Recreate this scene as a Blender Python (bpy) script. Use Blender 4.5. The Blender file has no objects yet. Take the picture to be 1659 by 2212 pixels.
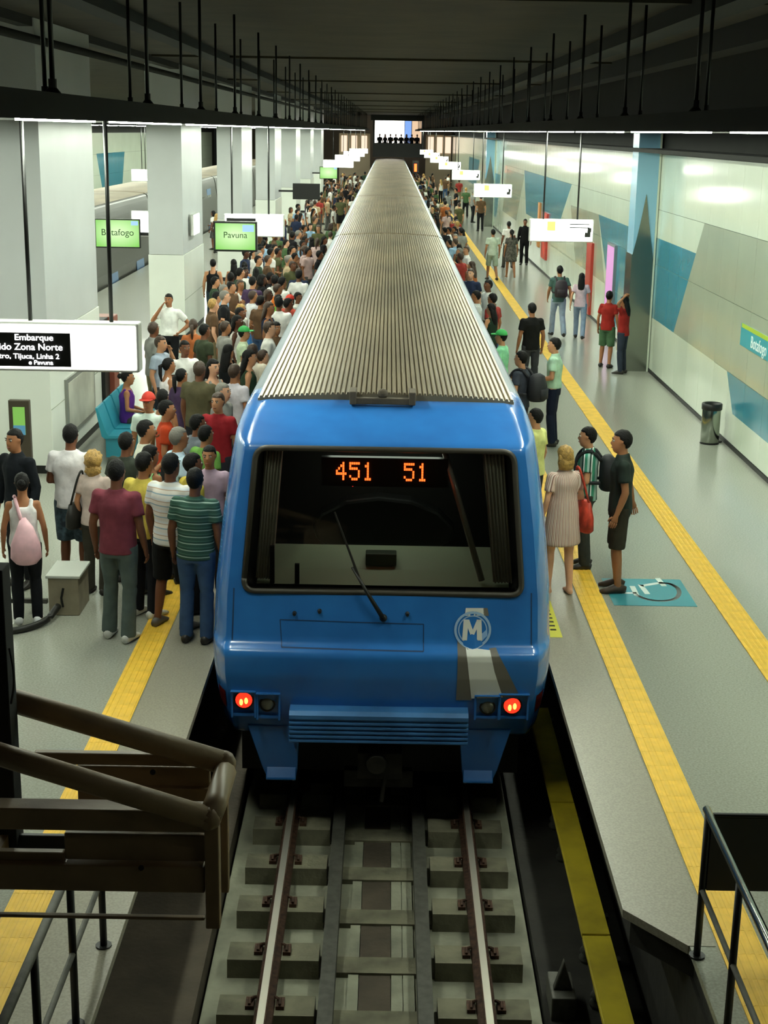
import bpy, bmesh, math, random
import numpy as np
from mathutils import Vector, Matrix, noise as mnoise
random.seed(7)
sc = bpy.context.scene
col = sc.collection
R = math.radians
# ------------------------------------------------------------------ camera
# platform floor is z = 0, track centre line x = 0, +y runs along the train away from the camera
F_PX, CAM_H, ROLL = 3100.0, 4.85, 0.017
PITCH = math.atan(823.0 / F_PX)
_c, _s = math.cos(ROLL), math.sin(ROLL)
FWD = Vector((0, math.cos(PITCH), -math.sin(PITCH)))
UP0 = Vector((0, math.sin(PITCH), math.cos(PITCH)))
RT0 = Vector((1, 0, 0))
CAM = Vector((0, 0, CAM_H))
cd = bpy.data.cameras.new('camera')
cam = bpy.data.objects.new('camera', cd)
col.objects.link(cam)
cd.sensor_fit = 'VERTICAL'
cd.sensor_height = 36.0
cd.lens = F_PX / 2212.0 * 36.0
cd.clip_start = 0.05
cd.clip_end = 400
_r = RT0 * _c + UP0 * _s
_u = UP0 * _c - RT0 * _s
M = Matrix((( _r.x, _u.x, -FWD.x, CAM.x), (_r.y, _u.y, -FWD.y, CAM.y), (_r.z, _u.z, -FWD.z, CAM.z), (0, 0, 0, 1)))
cam.matrix_world = M
sc.camera = cam
# ------------------------------------------------------------------ world and exposure
w = bpy.data.worlds.new('world')
sc.world = w
w.use_nodes = True
w.node_tree.nodes['Background'].inputs[0].default_value = (0.6, 0.7, 0.6, 1)
w.node_tree.nodes['Background'].inputs[1].default_value = 0.01
sc.view_settings.view_transform = 'Standard'
sc.view_settings.look = 'None'
sc.view_settings.gamma = 1.0
sc.view_settings.use_curve_mapping = False
sc.view_settings.exposure = 0.0
LAMP_L = 80.0            # radiance of the fluorescent tubes
LAMP_COL = (0.91, 1.0, 0.83)
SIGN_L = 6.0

def ray(x, y):
    X = x - 829.5; Y = y - 1106.0
    return FWD * F_PX + RT0 * (X * _c + Y * _s) - UP0 * (-X * _s + Y * _c)
def atz(x, y, z=0.0):
    d = ray(x, y); return CAM + d * ((z - CAM_H) / d.z)
def atx(x, y, X):
    d = ray(x, y); return CAM + d * (X / d.x)
def aty(x, y, Y):
    d = ray(x, y); return CAM + d * (Y / d.y)
# ------------------------------------------------------------------ materials
def lin(c):
    if isinstance(c, str):
        c = c.lstrip('#'); c = [int(c[i:i + 2], 16) / 255 for i in (0, 2, 4)]
        c = [v / 12.92 if v <= 0.04045 else ((v + 0.055) / 1.055) ** 2.4 for v in c]
    return (c[0], c[1], c[2], 1.0)
MATS = {}
def mat(name, c, rough=0.5, metal=0.0, em=None, ems=0.0, nscale=0.0, namp=0.0, bump=0.0, bscale=None, coat=0.0, spec=0.5, detail=3.0, c2=None, stretch=None):
    if name in MATS: return MATS[name]
    m = bpy.data.materials.new(name); MATS[name] = m
    m.use_nodes = True
    nt = m.node_tree; N = nt.nodes; L = nt.links
    b = N['Principled BSDF']
    base = lin(c)
    b.inputs['Base Color'].default_value = base
    b.inputs['Roughness'].default_value = rough
    b.inputs['Metallic'].default_value = metal
    b.inputs['Specular IOR Level'].default_value = spec
    if coat:
        b.inputs['Coat Weight'].default_value = coat
        b.inputs['Coat Roughness'].default_value = 0.08
    if em is not None:
        b.inputs['Emission Color'].default_value = lin(em)
        b.inputs['Emission Strength'].default_value = ems
    if nscale or bump:
        tc = N.new('ShaderNodeTexCoord')
        mp = N.new('ShaderNodeMapping')
        L.new(tc.outputs['Object'], mp.inputs['Vector'])
        if stretch: mp.inputs['Scale'].default_value = stretch
        if nscale:
            nz = N.new('ShaderNodeTexNoise'); nz.inputs['Scale'].default_value = nscale; nz.inputs['Detail'].default_value = detail
            L.new(mp.outputs[0], nz.inputs['Vector'])
            rp = N.new('ShaderNodeValToRGB')
            d = lin(c2) if c2 else tuple(max(0, v * (1 - namp)) for v in base[:3]) + (1,)
            u = base if c2 else tuple(min(1, v * (1 + namp)) for v in base[:3]) + (1,)
            rp.color_ramp.elements[0].position = 0.35; rp.color_ramp.elements[1].position = 0.65
            rp.color_ramp.elements[0].color = d; rp.color_ramp.elements[1].color = u
            L.new(nz.outputs['Fac'], rp.inputs['Fac']); L.new(rp.outputs[0], b.inputs['Base Color'])
        if bump:
            nb = N.new('ShaderNodeTexNoise'); nb.inputs['Scale'].default_value = bscale or 30; nb.inputs['Detail'].default_value = 4
            L.new(mp.outputs[0], nb.inputs['Vector'])
            bp = N.new('ShaderNodeBump'); bp.inputs['Strength'].default_value = bump; bp.inputs['Distance'].default_value = 0.02
            L.new(nb.outputs['Fac'], bp.inputs['Height']); L.new(bp.outputs[0], b.inputs['Normal'])
    return m
def cloth(c, rough=0.85):
    return mat('cloth_' + (c if isinstance(c, str) else '_'.join('%.2f' % v for v in c)), c, rough, nscale=9, namp=0.12, bump=0.25, bscale=18, spec=0.2)
def stripes(name, cols, scale, axis=2, rough=0.85):
    """repeating bands of colour along one local axis, cols = [(width, colour), ...]"""
    if name in MATS: return MATS[name]
    m = bpy.data.materials.new(name); MATS[name] = m; m.use_nodes = True
    nt = m.node_tree; N = nt.nodes; L = nt.links; b = N['Principled BSDF']
    b.inputs['Roughness'].default_value = rough; b.inputs['Specular IOR Level'].default_value = 0.2
    tc = N.new('ShaderNodeTexCoord'); sx = N.new('ShaderNodeSeparateXYZ'); L.new(tc.outputs['Object'], sx.inputs[0])
    if axis == 3:   # round the body
        ma = N.new('ShaderNodeMath'); ma.operation = 'ARCTAN2'; L.new(sx.outputs[0], ma.inputs[0]); L.new(sx.outputs[1], ma.inputs[1]); src = ma.outputs[0]
    else: src = sx.outputs[axis]
    mu = N.new('ShaderNodeMath'); mu.operation = 'MULTIPLY'; mu.inputs[1].default_value = scale; L.new(src, mu.inputs[0])
    fr = N.new('ShaderNodeMath'); fr.operation = 'FRACT'; L.new(mu.outputs[0], fr.inputs[0])
    rp = N.new('ShaderNodeValToRGB'); rp.color_ramp.interpolation = 'CONSTANT'
    els = rp.color_ramp.elements
    while len(els) < len(cols): els.new(0.5)
    acc = 0.0
    for e, (wd, cc) in zip(els, cols):
        e.position = acc; e.color = lin(cc); acc += wd
    L.new(fr.outputs[0], rp.inputs['Fac']); L.new(rp.outputs[0], b.inputs['Base Color'])
    return m
def glow(name, c, s, base='#202020'):
    return mat(name, base, 0.5, em=c, ems=s)

m_floor = mat('granite_floor', '#9c9d92', 0.2, nscale=55, namp=0.14, bump=0.02, bscale=6, spec=0.5)
m_edge = mat('granite_edge', '#948f80', 0.35, nscale=60, namp=0.14, spec=0.4)
m_yellow = mat('tactile_yellow', '#eebe3c', 0.55, nscale=6, namp=0.1, bump=0.1, bscale=40)
m_black = mat('black_paint', '#0c0c0b', 0.5)
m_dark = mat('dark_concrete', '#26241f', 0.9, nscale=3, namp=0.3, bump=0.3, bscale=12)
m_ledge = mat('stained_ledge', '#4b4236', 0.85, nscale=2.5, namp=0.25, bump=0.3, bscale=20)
m_bed = mat('track_concrete', '#8a8a78', 0.8, nscale=2.2, namp=0.3, bump=0.3, bscale=14, detail=6)
m_sleeper = mat('sleeper_concrete', '#6e6b58', 0.85, nscale=4, namp=0.3, bump=0.3, bscale=22)
m_rail = mat('rail_steel', '#c9c4b6', 0.45, 0.9)
m_rust = mat('rusty_steel', '#4d3527', 0.75, 0.2, nscale=20, namp=0.4)
m_strip = mat('grey_strip', '#4f4e47', 0.6, 0.3, nscale=14, namp=0.2)
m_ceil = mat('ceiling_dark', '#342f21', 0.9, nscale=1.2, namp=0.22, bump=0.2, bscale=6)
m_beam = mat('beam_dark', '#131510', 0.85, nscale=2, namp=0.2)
m_panel = mat('wall_panel_white', '#d5dfcc', 0.14, nscale=0.6, namp=0.04, coat=0.3)
m_teal = mat('wall_panel_teal', '#3f8ba0', 0.16, nscale=0.6, namp=0.05, coat=0.3)
m_sage = mat('wall_panel_sage', '#a3ab98', 0.16, nscale=0.6, namp=0.05, coat=0.3)
m_col = mat('column_grey', '#c3c6c6', 0.3, nscale=0.8, namp=0.05)
m_colw = mat('column_white', '#e2e6dd', 0.25, nscale=0.8, namp=0.04)
m_blue = mat('train_blue', '#2f77c4', 0.25, nscale=1.6, coat=0.5, c2='#2c69b2')
m_bluedirt = mat('train_blue_grubby', '#3e74ad', 0.35, nscale=2.5, namp=0.25, coat=0.2)
m_roof = mat('train_roof', '#92866f', 0.42, 0.65, nscale=1.2, namp=0.22, stretch=(1, 0.25, 1), detail=6)
m_side = mat('train_side', '#68727b', 0.5, 0.2, nscale=1, namp=0.15)
m_rubber = mat('rubber', '#15140f', 0.5)
m_gasket = mat('gasket', '#3b372f', 0.45, 0.2)
m_chrome = mat('stainless', '#9aa096', 0.16, 1.0)
m_brown = mat('brown_paint', '#8c7556', 0.5, nscale=5, namp=0.15, bump=0.08, bscale=30)
m_white = mat('white_paint', '#e8e8e2', 0.4)
m_lamp = glow('lamp_tube', LAMP_COL, LAMP_L, '#ffffff')
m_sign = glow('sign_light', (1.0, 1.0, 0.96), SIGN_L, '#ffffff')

# ------------------------------------------------------------------ mesh helpers
ORG = {}
class MB:
    def __init__(s): s.v = []; s.f = []; s.m = []; s.mats = []
    def mi(s, m):
        if m is None: return 0
        if m not in s.mats: s.mats.append(m)
        return s.mats.index(m)
    def add(s, v, f, m=None):
        o = len(s.v); k = s.mi(m)
        s.v += [tuple(p) for p in v]
        for q in f: s.f.append(tuple(i + o for i in q)); s.m.append(k)
        return s
    def box(s, x0, x1, y0, y1, z0, z1, m=None):
        v = [(x, y, z) for z in (z0, z1) for y in (y0, y1) for x in (x0, x1)]
        return s.add(v, [(0, 2, 3, 1), (4, 5, 7, 6), (0, 1, 5, 4), (2, 6, 7, 3), (0, 4, 6, 2), (1, 3, 7, 5)], m)
    def prism(s, poly, axis, a0, a1, m=None):
        """extrude a 2-D polygon along an axis; axis 'x': poly = (y, z), 'y': (x, z), 'z': (x, y)"""
        n = len(poly)
        def P(p, a): return {'x': (a, p[0], p[1]), 'y': (p[0], a, p[1]), 'z': (p[0], p[1], a)}[axis]
        v = [P(p, a0) for p in poly] + [P(p, a1) for p in poly]
        f = [tuple(range(n - 1, -1, -1)), tuple(range(n, 2 * n))] + [(i, (i + 1) % n, n + (i + 1) % n, n + i) for i in range(n)]
        return s.add(v, f, m)
    def tube(s, pts, rads, seg=10, m=None, ref=(0, 1, 0), cap=True):
        """tapered tube along pts; rads: numbers or (rx, ry)"""
        pts = [Vector(p) for p in pts]; n = len(pts)
        if isinstance(rads, (int, float)): rads = [rads] * n
        rads = [(r, r) if isinstance(r, (int, float)) else r for r in rads]
        v = []
        for i, p in enumerate(pts):
            t = (pts[min(i + 1, n - 1)] - pts[max(i - 1, 0)]).normalized()
            rf = Vector(ref)
            if abs(t.dot(rf)) > 0.92: rf = Vector((0, 0, 1)) if abs(t.z) < 0.9 else Vector((1, 0, 0))
            a = t.cross(rf).normalized(); b = t.cross(a).normalized()
            for k in range(seg):
                an = 2 * math.pi * k / seg
                v.append(p + a * (math.cos(an) * rads[i][0]) + b * (math.sin(an) * rads[i][1]))
        f = []
        for i in range(n - 1):
            for k in range(seg):
                f.append((i * seg + k, i * seg + (k + 1) % seg, (i + 1) * seg + (k + 1) % seg, (i + 1) * seg + k))
        if cap:
            f.append(tuple(range(seg - 1, -1, -1))); f.append(tuple((n - 1) * seg + k for k in range(seg)))
        return s.add(v, f, m)
    def ball(s, c, r, m=None, seg=10, rings=7):
        if isinstance(r, (int, float)): r = (r, r, r)
        v = [(c[0], c[1], c[2] + r[2])]
        for i in range(1, rings):
            th = math.pi * i / rings
            for k in range(seg):
                ph = 2 * math.pi * k / seg
                v.append((c[0] + r[0] * math.sin(th) * math.cos(ph), c[1] + r[1] * math.sin(th) * math.sin(ph), c[2] + r[2] * math.cos(th)))
        v.append((c[0], c[1], c[2] - r[2]))
        f = [(0, 1 + k, 1 + (k + 1) % seg) for k in range(seg)]
        for i in range(rings - 2):
            for k in range(seg):
                a = 1 + i * seg; f.append((a + k, a + seg + k, a + seg + (k + 1) % seg, a + (k + 1) % seg))
        a = 1 + (rings - 2) * seg; e = len(v) - 1
        f += [(a + k, e, a + (k + 1) % seg) for k in range(seg)]
        return s.add(v, f, m)
    def lathe(s, prof, c=(0, 0, 0), seg=20, m=None):
        """prof = [(radius, z)] about a vertical axis"""
        v = []
        for r, z in prof:
            for k in range(seg):
                an = 2 * math.pi * k / seg; v.append((c[0] + r * math.cos(an), c[1] + r * math.sin(an), c[2] + z))
        f = []
        for i in range(len(prof) - 1):
            for k in range(seg): f.append((i * seg + k, i * seg + (k + 1) % seg, (i + 1) * seg + (k + 1) % seg, (i + 1) * seg + k))
        f.append(tuple(range(seg - 1, -1, -1))); f.append(tuple((len(prof) - 1) * seg + k for k in range(seg)))
        return s.add(v, f, m)
    def mesh(s, name, m=None, smooth=False, off=(0, 0, 0)):
        me = bpy.data.meshes.new(name)
        o = Vector(off)
        me.from_pydata([Vector(p) - o for p in s.v], [], s.f)
        ms = s.mats if s.mats else [m]
        for q in ms: me.materials.append(q if q else m)
        if len(ms) > 1: me.polygons.foreach_set('material_index', s.m)
        if smooth: me.polygons.foreach_set('use_smooth', [True] * len(me.polygons))
        bm = bmesh.new(); bm.from_mesh(me); bmesh.ops.recalc_face_normals(bm, faces=bm.faces); bm.to_mesh(me); bm.free()
        me.update()
        return me
    def build(s, name, m=None, parent=None, loc=None, smooth=False, bevel=0.0):
        if parent is not None: off = ORG[parent.name]
        else: off = Vector(loc) if loc is not None else Vector((0, 0, 0))
        me = s.mesh(name, m, smooth, off)
        o = bpy.data.objects.new(name, me); col.objects.link(o)
        if parent is not None: o.parent = parent
        else: o.location = off
        ORG[o.name] = Vector(off)
        if bevel:
            b = o.modifiers.new('bevel', 'BEVEL'); b.width = bevel; b.segments = 2; b.limit_method = 'ANGLE'
        return o
def tag(o, label, cat=None, group=None, kind=None):
    o['label'] = label
    if cat: o['category'] = cat
    if group: o['group'] = group
    if kind: o['kind'] = kind
    return o
def thing(name, loc, label, cat=None, group=None, kind=None):
    o = bpy.data.objects.new(name, None); col.objects.link(o)
    o.empty_display_size = 0.2
    o.location = loc; ORG[o.name] = Vector(loc)
    return tag(o, label, cat, group, kind)
def inst(name, me, parent, off=(0, 0, 0)):
    o = bpy.data.objects.new(name, me); col.objects.link(o); o.parent = parent; o.location = off
    ORG[o.name] = ORG[parent.name]
    return o
def smooth_pts(pts, n=8):
    """Catmull-Rom through points"""
    P = [Vector(p) for p in pts]; P = [P[0] * 2 - P[1]] + P + [P[-1] * 2 - P[-2]]
    out = []
    for i in range(1, len(P) - 2):
        for k in range(n):
            t = k / n
            out.append(0.5 * ((2 * P[i]) + (P[i + 1] - P[i - 1]) * t + (2 * P[i - 1] - 5 * P[i] + 4 * P[i + 1] - P[i + 2]) * t * t + (3 * P[i] - P[i - 1] - 3 * P[i + 1] + P[i + 2]) * t ** 3))
    out.append(P[-2]); return out
TMP = bpy.data.scenes.new('tmp')
def tdg():
    with bpy.context.temp_override(scene=TMP, view_layer=TMP.view_layers[0]):
        d = bpy.context.evaluated_depsgraph_get(); d.update()
    return d
def evaluated(me, mods):
    """mesh after modifiers, computed in a scene of its own so that it stays quick"""
    o = bpy.data.objects.new('tmp', me); TMP.collection.objects.link(o)
    for kind, kw in mods:
        md = o.modifiers.new(kind, kind)
        for k, v_ in kw.items(): setattr(md, k, v_)
    dg = tdg()
    r = bpy.data.meshes.new_from_object(o.evaluated_get(dg), depsgraph=dg)
    bpy.data.objects.remove(o)
    return r
def text_mesh(txt, size, m, extrude=0.002, align='CENTER'):
    cu = bpy.data.curves.new('t', 'FONT'); cu.body = txt; cu.size = size; cu.extrude = extrude; cu.align_x = align; cu.align_y = 'CENTER'
    o = bpy.data.objects.new('t', cu); TMP.collection.objects.link(o)
    dg = tdg()
    me = bpy.data.meshes.new_from_object(o.evaluated_get(dg), depsgraph=dg)
    bpy.data.objects.remove(o); bpy.data.curves.remove(cu)
    me.materials.clear(); me.materials.append(m)
    return me
def place_text(name, txt, size, m, parent, pos, rot=(math.pi / 2, 0, 0), sx=1.0):
    me = text_mesh(txt, size, m)
    o = bpy.data.objects.new(name, me); col.objects.link(o); o.parent = parent
    o.location = Vector(pos) - ORG[parent.name]; o.rotation_euler = rot; o.scale = (sx, 1, 1)
    return o
# ================================================================== STRUCTURE
Y0, Y1 = -3.0, 134.0
PE = 1.59           # platform edge
# platform on the right (side platform), narrowing near its end
fl = MB().prism([(PE + 0.02, Y1), (PE + 0.02, 8.33), (1.94, 7.93), (1.94, Y0), (5.6, Y0), (5.6, Y1)], 'z', -0.05, 0.0).build('floor', m_floor)
tag(fl, 'polished grey granite side platform beside the panelled wall', kind='structure')
fe = MB().prism([(PE, Y1), (PE, 8.33), (1.93, 7.91), (2.10, 7.91), (2.10, Y1)], 'z', -0.055, 0.004).build('platform_edge_strip', m_edge)
tag(fe, 'brownish granite edge strip of the side platform', kind='structure')
fi = MB().box(-8.75, -PE - 0.02, Y0, Y1, -0.05, 0.0).build('floor_island', m_floor)
tag(fi, 'polished grey granite island platform with the row of columns', kind='structure')
fi2 = MB().box(-2.1, -PE, Y0, Y1, -0.055, 0.003).build('platform_edge_strip', m_edge)
tag(fi2, 'granite edge strip of the island platform', kind='structure')
ff = MB().box(-15.9, -11.93, Y0, Y1, -0.28, 0.0).build('floor_far', m_floor)
tag(ff, 'far side platform beyond the second train', kind='structure')
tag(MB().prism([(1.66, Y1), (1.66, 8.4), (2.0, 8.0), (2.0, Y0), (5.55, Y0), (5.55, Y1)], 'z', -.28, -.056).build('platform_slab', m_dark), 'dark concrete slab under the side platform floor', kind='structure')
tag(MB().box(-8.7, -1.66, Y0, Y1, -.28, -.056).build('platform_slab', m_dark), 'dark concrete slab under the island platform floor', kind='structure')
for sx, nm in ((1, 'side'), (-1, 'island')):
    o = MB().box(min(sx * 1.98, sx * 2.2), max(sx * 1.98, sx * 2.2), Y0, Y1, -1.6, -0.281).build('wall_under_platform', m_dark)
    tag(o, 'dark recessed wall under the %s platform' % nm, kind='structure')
# track bed with sleepers, rails
tr = thing('railway_track', (0, 0, -1.6), 'railway track in the trench between the platforms', kind='structure')
bed = MB().box(-1.28, 1.22, Y0, Y1, -1.7, -1.43).build('track_bed', m_bed, tr)
MB().box(-1.98, -1.3, Y0, Y1, -1.7, -1.26).build('track_ledge', m_ledge, tr)
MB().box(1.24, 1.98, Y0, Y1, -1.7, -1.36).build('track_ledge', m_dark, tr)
MB().box(-0.13, 0.11, Y0, Y1, -1.5, -1.405).build('drain_cover', m_ledge, tr)
for x0, x1 in ((0.115, 0.2), (0.205, 0.29), (-0.215, -0.135)):
    MB().box(x0, x1, Y0, 16, -1.5, -1.40).build('concrete_kerb', m_bed, tr)
# one pre-cast sleeper: two raised blocks with a lower middle, plus clips
def sleeper_mesh():
    b = MB()
    for x0, x1 in ((-1.14, -0.44), (0.45, 1.12)):
        pr = [(0.14, 0.0), (-0.14, 0.0), (-0.125, 0.15), (0.125, 0.15)]
        n0 = len(b.v)
        b.prism(pr, 'x', x0, x1)
    b.box(-0.44, 0.45, -0.11, 0.11, 0.0, 0.045)
    return b.mesh('sleeper', m_sleeper)
sl = sleeper_mesh()
ch = MB()
for rx in (-0.80, 0.80):
    for d in (-1, 1):
        ch.box(rx + d * 0.11 - 0.03, rx + d * 0.11 + 0.03, -0.06, 0.06, 0, 0.03)
        ch.tube([(rx + d * 0.11, -0.05, 0.04), (rx + d * 0.11, 0.0, 0.055), (rx + d * 0.07, 0.05, 0.035)], 0.012, 6)
clipm = ch.mesh('rail_clip', m_rust)
y = 7.0
k = 0
while y < 30:
    o = inst('sleeper', sl, tr, (0, y, 0.17))
    inst('rail_clip', clipm, tr, (0, y, 0.32))
    y += 0.707
for sx in (-1, 1):
    x = sx * 0.80
    prof = [(x - .07, -1.28), (x + .07, -1.28), (x + .065, -1.262), (x + .012, -1.245), (x + .012, -1.175), (x + .036, -1.165), (x + .036, -1.135), (x + .03, -1.13), (x - .03, -1.13), (x - .036, -1.135), (x - .036, -1.165), (x - .012, -1.175), (x - .012, -1.245), (x - .065, -1.262)]
    r = MB().prism(prof, 'y', Y0, Y1).build('running_rail', m_rust, tr)
    r['label'] = 'rusty running rail with a polished head'
    MB().box(x - .026, x + .026, Y0, 60, -1.13, -1.127).build('rail_head', m_rail, r)
    MB().box(sx * .36 - .055, sx * .36 + .055, Y0, Y1, -1.38, -1.22).build('guard_strip', m_strip, tr)
# second track bed in the far trench
tag(MB().box(-11.9, -8.78, Y0, Y1, -1.7, -1.4).build('track_bed_far', m_dark), 'dark bed of the second track', kind='structure')
# third rail with yellow cover boards
y = 3.0
ky = 0
while y < 14:
    t = thing('third_rail_cover', (1.64, y, -1.36), 'yellow cover board over the third rail below the side platform', 'rail cover', 'yellow third rail cover boards')
    MB().box(1.54, 1.74, y + 0.01, y + 2.19, -0.99, -0.95).build('cover_board', mat('cover_yellow', '#b7a420', 0.6, nscale=3, namp=0.2), t, bevel=0.008)
    MB().box(1.73, 1.75, y + 0.01, y + 2.19, -1.2, -0.951).build('side_board', MATS['cover_yellow'], t)
    MB().box(1.60, 1.68, y, y + 2.2, -1.13, -1.03).build('conductor_rail', m_rust, t)
    for q in (0.3, 1.9):
        MB().lathe([(.06, 0), (.07, .03), (.045, .06), (.065, .09), (.045, .12), (.05, .23)], (1.64, y + q, -1.36), 10).build('insulator', m_strip, t, smooth=True)
        MB().box(1.74, 1.78, y + q - .03, y + q + .03, -1.36, -0.96).build('bracket', m_black, t)
    y += 2.2; ky += 1
o = MB().box(1.27, 1.45, 9.1, 9.45, -1.36, -1.17)
o.prism([(1.29, -1.17), (1.43, -1.17), (1.36, -0.93)], 'y', 9.2, 9.26)
tag(o.build('signal_box', m_strip, loc=(1.36, 9.2, -1.36), bevel=.01), 'small dark equipment box on the ledge beside the third rail', 'box')
# tactile paving: real tiles near, plain strip farther off
def tactile(name, x0, x1, ya, yt, label):
    t = thing(name, ((x0 + x1) / 2, ya, 0), label, kind='structure')
    n = x1 - x0
    b = MB().box(-n / 2 + .001, n / 2 - .001, .001, n - .001, 0, .008)
    for i in range(5):
        xx = -n / 2 + n * (i + .5) / 5
        b.prism([(xx - .016, .008), (xx + .016, .008), (xx + .010, .0115), (xx - .010, .0115)], 'y', .002, n - .002)
    me = b.mesh('tactile_tile', m_yellow)
    y = ya
    while y < yt:
        inst('tactile_tile', me, t, (0, y - ya, 0.004)); y += n
    MB().box(x0, x1, y, Y1, 0, .012).build('tactile_band', m_yellow, t)
    return t
tactile('tactile_strip', 2.115, 2.385, 7.0, 22, 'yellow ridged tactile strip along the edge of the side platform')
tactile('tactile_strip', 3.56, 3.84, 4.0, 24, 'yellow tactile path down the middle of the side platform')
tactile('tactile_strip', -2.375, -2.11, 6.0, 20, 'yellow ridged tactile strip along the edge of the island platform')
# floor decals
wc = thing('wheelchair_marking', (2.93, 15.0, 0), 'teal square with a white wheelchair symbol painted on the platform', 'floor marking')
MB().box(2.47, 3.36, 14.55, 15.5, 0.001, .004).build('teal_square', mat('floor_teal', '#3d93a0', 0.4), wc)
wm = mat('floor_white', '#d9e4de', 0.45)
b = MB()
def flat_line(b, pts, wd, z0=.004, z1=.006):
    for (xa, ya), (xb, yb) in zip(pts[:-1], pts[1:]):
        d = Vector((xb - xa, yb - ya)); d.normalize(); n = Vector((-d.y, d.x)) * wd / 2
        e = d * wd * .3
        b.prism([(xa + n.x - e.x, ya + n.y - e.y), (xa - n.x - e.x, ya - n.y - e.y), (xb - n.x + e.x, yb - n.y + e.y), (xb + n.x + e.x, yb + n.y + e.y)], 'z', z0, z1)
g = lambda *p: [(atz(*q).x, atz(*q).y) for q in p]
flat_line(b, g((1345, 1282), (1372, 1282)), .05)
flat_line(b, g((1366, 1268), (1375, 1286)), .06)
flat_line(b, g((1384, 1265), (1398, 1283)), .06)
flat_line(b, g((1388, 1266), (1425, 1260)), .06)
flat_line(b, g((1421, 1251), (1434, 1266)), .06)
arc = [(1376, 1287), (1400, 1296), (1432, 1299), (1458, 1294), (1467, 1282), (1462, 1270), (1446, 1262), (1428, 1260)]
flat_line(b, [(p_.x, p_.y) for p_ in smooth_pts([(x_, y_, 0) for x_, y_ in g(*arc)], 5)], .05)
b.build('wheelchair_symbol', wm, wc)
b = MB().prism([(1.66, 13.5), (1.80, 13.5), (1.80, 14.65), (1.66, 14.65)], 'z', .004, .007)
ym = tag(b.build('floor_sticker', mat('sticker_yellow', '#d8d24e', .5), loc=(1.73, 14, 0.004)), 'narrow yellow warning sticker on the platform edge by the train door', 'floor marking')
b = MB()
for i in range(7): b.box(1.70, 1.76, 13.7 + i * .12, 13.74 + i * .12, .007, .009)
o = b.build('printed_text', m_black, ym)
# ------------------------------------------------------------------ side wall with panels
def clip_poly(poly, x0, x1, z0, z1):
    def cut(P, f, inter):
        out = []
        for i in range(len(P)):
            a, c_ = P[i], P[(i + 1) % len(P)]
            if f(a): out.append(a)
            if f(a) != f(c_): out.append(inter(a, c_))
        return out
    def ix(v): return lambda a, c_: (v, a[1] + (c_[1] - a[1]) * (v - a[0]) / (c_[0] - a[0]))
    def iz(v): return lambda a, c_: (a[0] + (c_[0] - a[0]) * (v - a[1]) / (c_[1] - a[1]), v)
    for f, i_ in ((lambda p: p[0] >= x0, ix(x0)), (lambda p: p[0] <= x1, ix(x1)), (lambda p: p[1] >= z0, iz(z0)), (lambda p: p[1] <= z1, iz(z1))):
        poly = cut(poly, f, i_)
        if len(poly) < 3: return []
    return poly
ROWS = [0.07, 1.15, 2.26, 3.37, 4.5]
SHAPES = [
    ([(30.9, 2.8), (26.3, 2.8), (27.9, 1.15), (30.9, 1.15)], 'teal'),
    ([(25.8, 3.37), (12, 3.37), (12, 1.15), (27.9, 1.15)], 'sage'),
    ([(23.3, 1.15), (12, 1.15), (12, .55), (22.7, .55)], 'teal'),
    ([(38.9, 2.8), (30.9, 2.8), (30.9, .3), (35.4, .3)], 'teal'),
    ([(45.0, 2.75), (38.9, 2.8), (37.2, 1.15), (43.2, 1.15)], 'sage'),
    ([(61, 3.37), (45, 3.37), (48.5, 1.7), (59.5, 1.7)], 'teal'),
    ([(70, 3.2), (61, 3.2), (64, 1.15), (72, 1.15)], 'sage'),
    ([(84, 2.8), (74, 2.8), (76, .6), (84, .6)], 'teal'),
    ([(104, 3.2), (92, 3.2), (95, 1.5), (104, 1.5)], 'teal')]
PM = {'teal': m_teal, 'sage': m_sage}
def cell(b, X, sgn, ya, yb, za, zb, shapes):
    g_ = 0.004
    b.box(min(X, X + sgn * .028), max(X, X + sgn * .028), ya + g_, yb - g_, za + g_, zb - g_, m_panel)
    for k, (poly, cn) in enumerate(shapes):
        c_ = clip_poly(poly, ya + g_, yb - g_, za + g_, zb - g_)
        if c_: b.prism(c_, 'x', X - sgn * (.0015 + .0004 * k), X + sgn * .001, PM[cn])
def panel_wall(name, X, sgn, ys, ye, near, shapes, label, dy=1.12):
    t = thing(name, (X, 0, 0), label, kind='structure')
    MB().box(min(X + sgn * .03, X + sgn * .2), max(X + sgn * .03, X + sgn * .2), Y0, Y1, 0, 6.3).build('backing', m_beam, t)
    far = MB(); plain = None
    y = ys
    while y < ye:
        for za, zb in zip(ROWS[:-1], ROWS[1:]):
            hit = any(clip_poly(p_, y + .004, y + dy - .004, za + .004, zb - .004) for p_, _ in shapes)
            if near[0] <= y <= near[1]:
                if hit:
                    b = MB(); cell(b, X, sgn, y, y + dy, za, zb, shapes); b.build('wall_panel', None, t)
                else:
                    if plain is None:
                        b = MB(); cell(b, 0, sgn, 0, dy, 0, 1.11, []); plain = b.mesh('wall_panel')
                    o = inst('wall_panel', plain, t, (0, y, za)); 
            else: cell(far, X, sgn, y, y + dy, za, zb, shapes)
        y += dy
    o = far.build('far_panels', None, t); o['kind'] = 'stuff'
    return t
wr = panel_wall('wall_right', 5.57, 1, -2.6, 132, (16.5, 70), SHAPES, 'white panelled station wall with teal and sage shapes')
tag(MB().box(5.555, 5.6, Y0, Y1, 0, .066).build('baseboard_right', m_black), 'black skirting along the panelled wall', kind='structure')
tag(MB().box(4.9, 5.7, Y0, Y1, 4.53, 4.60).build('trim_1', m_beam), 'dark ledge above the wall panels', kind='structure')
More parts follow.
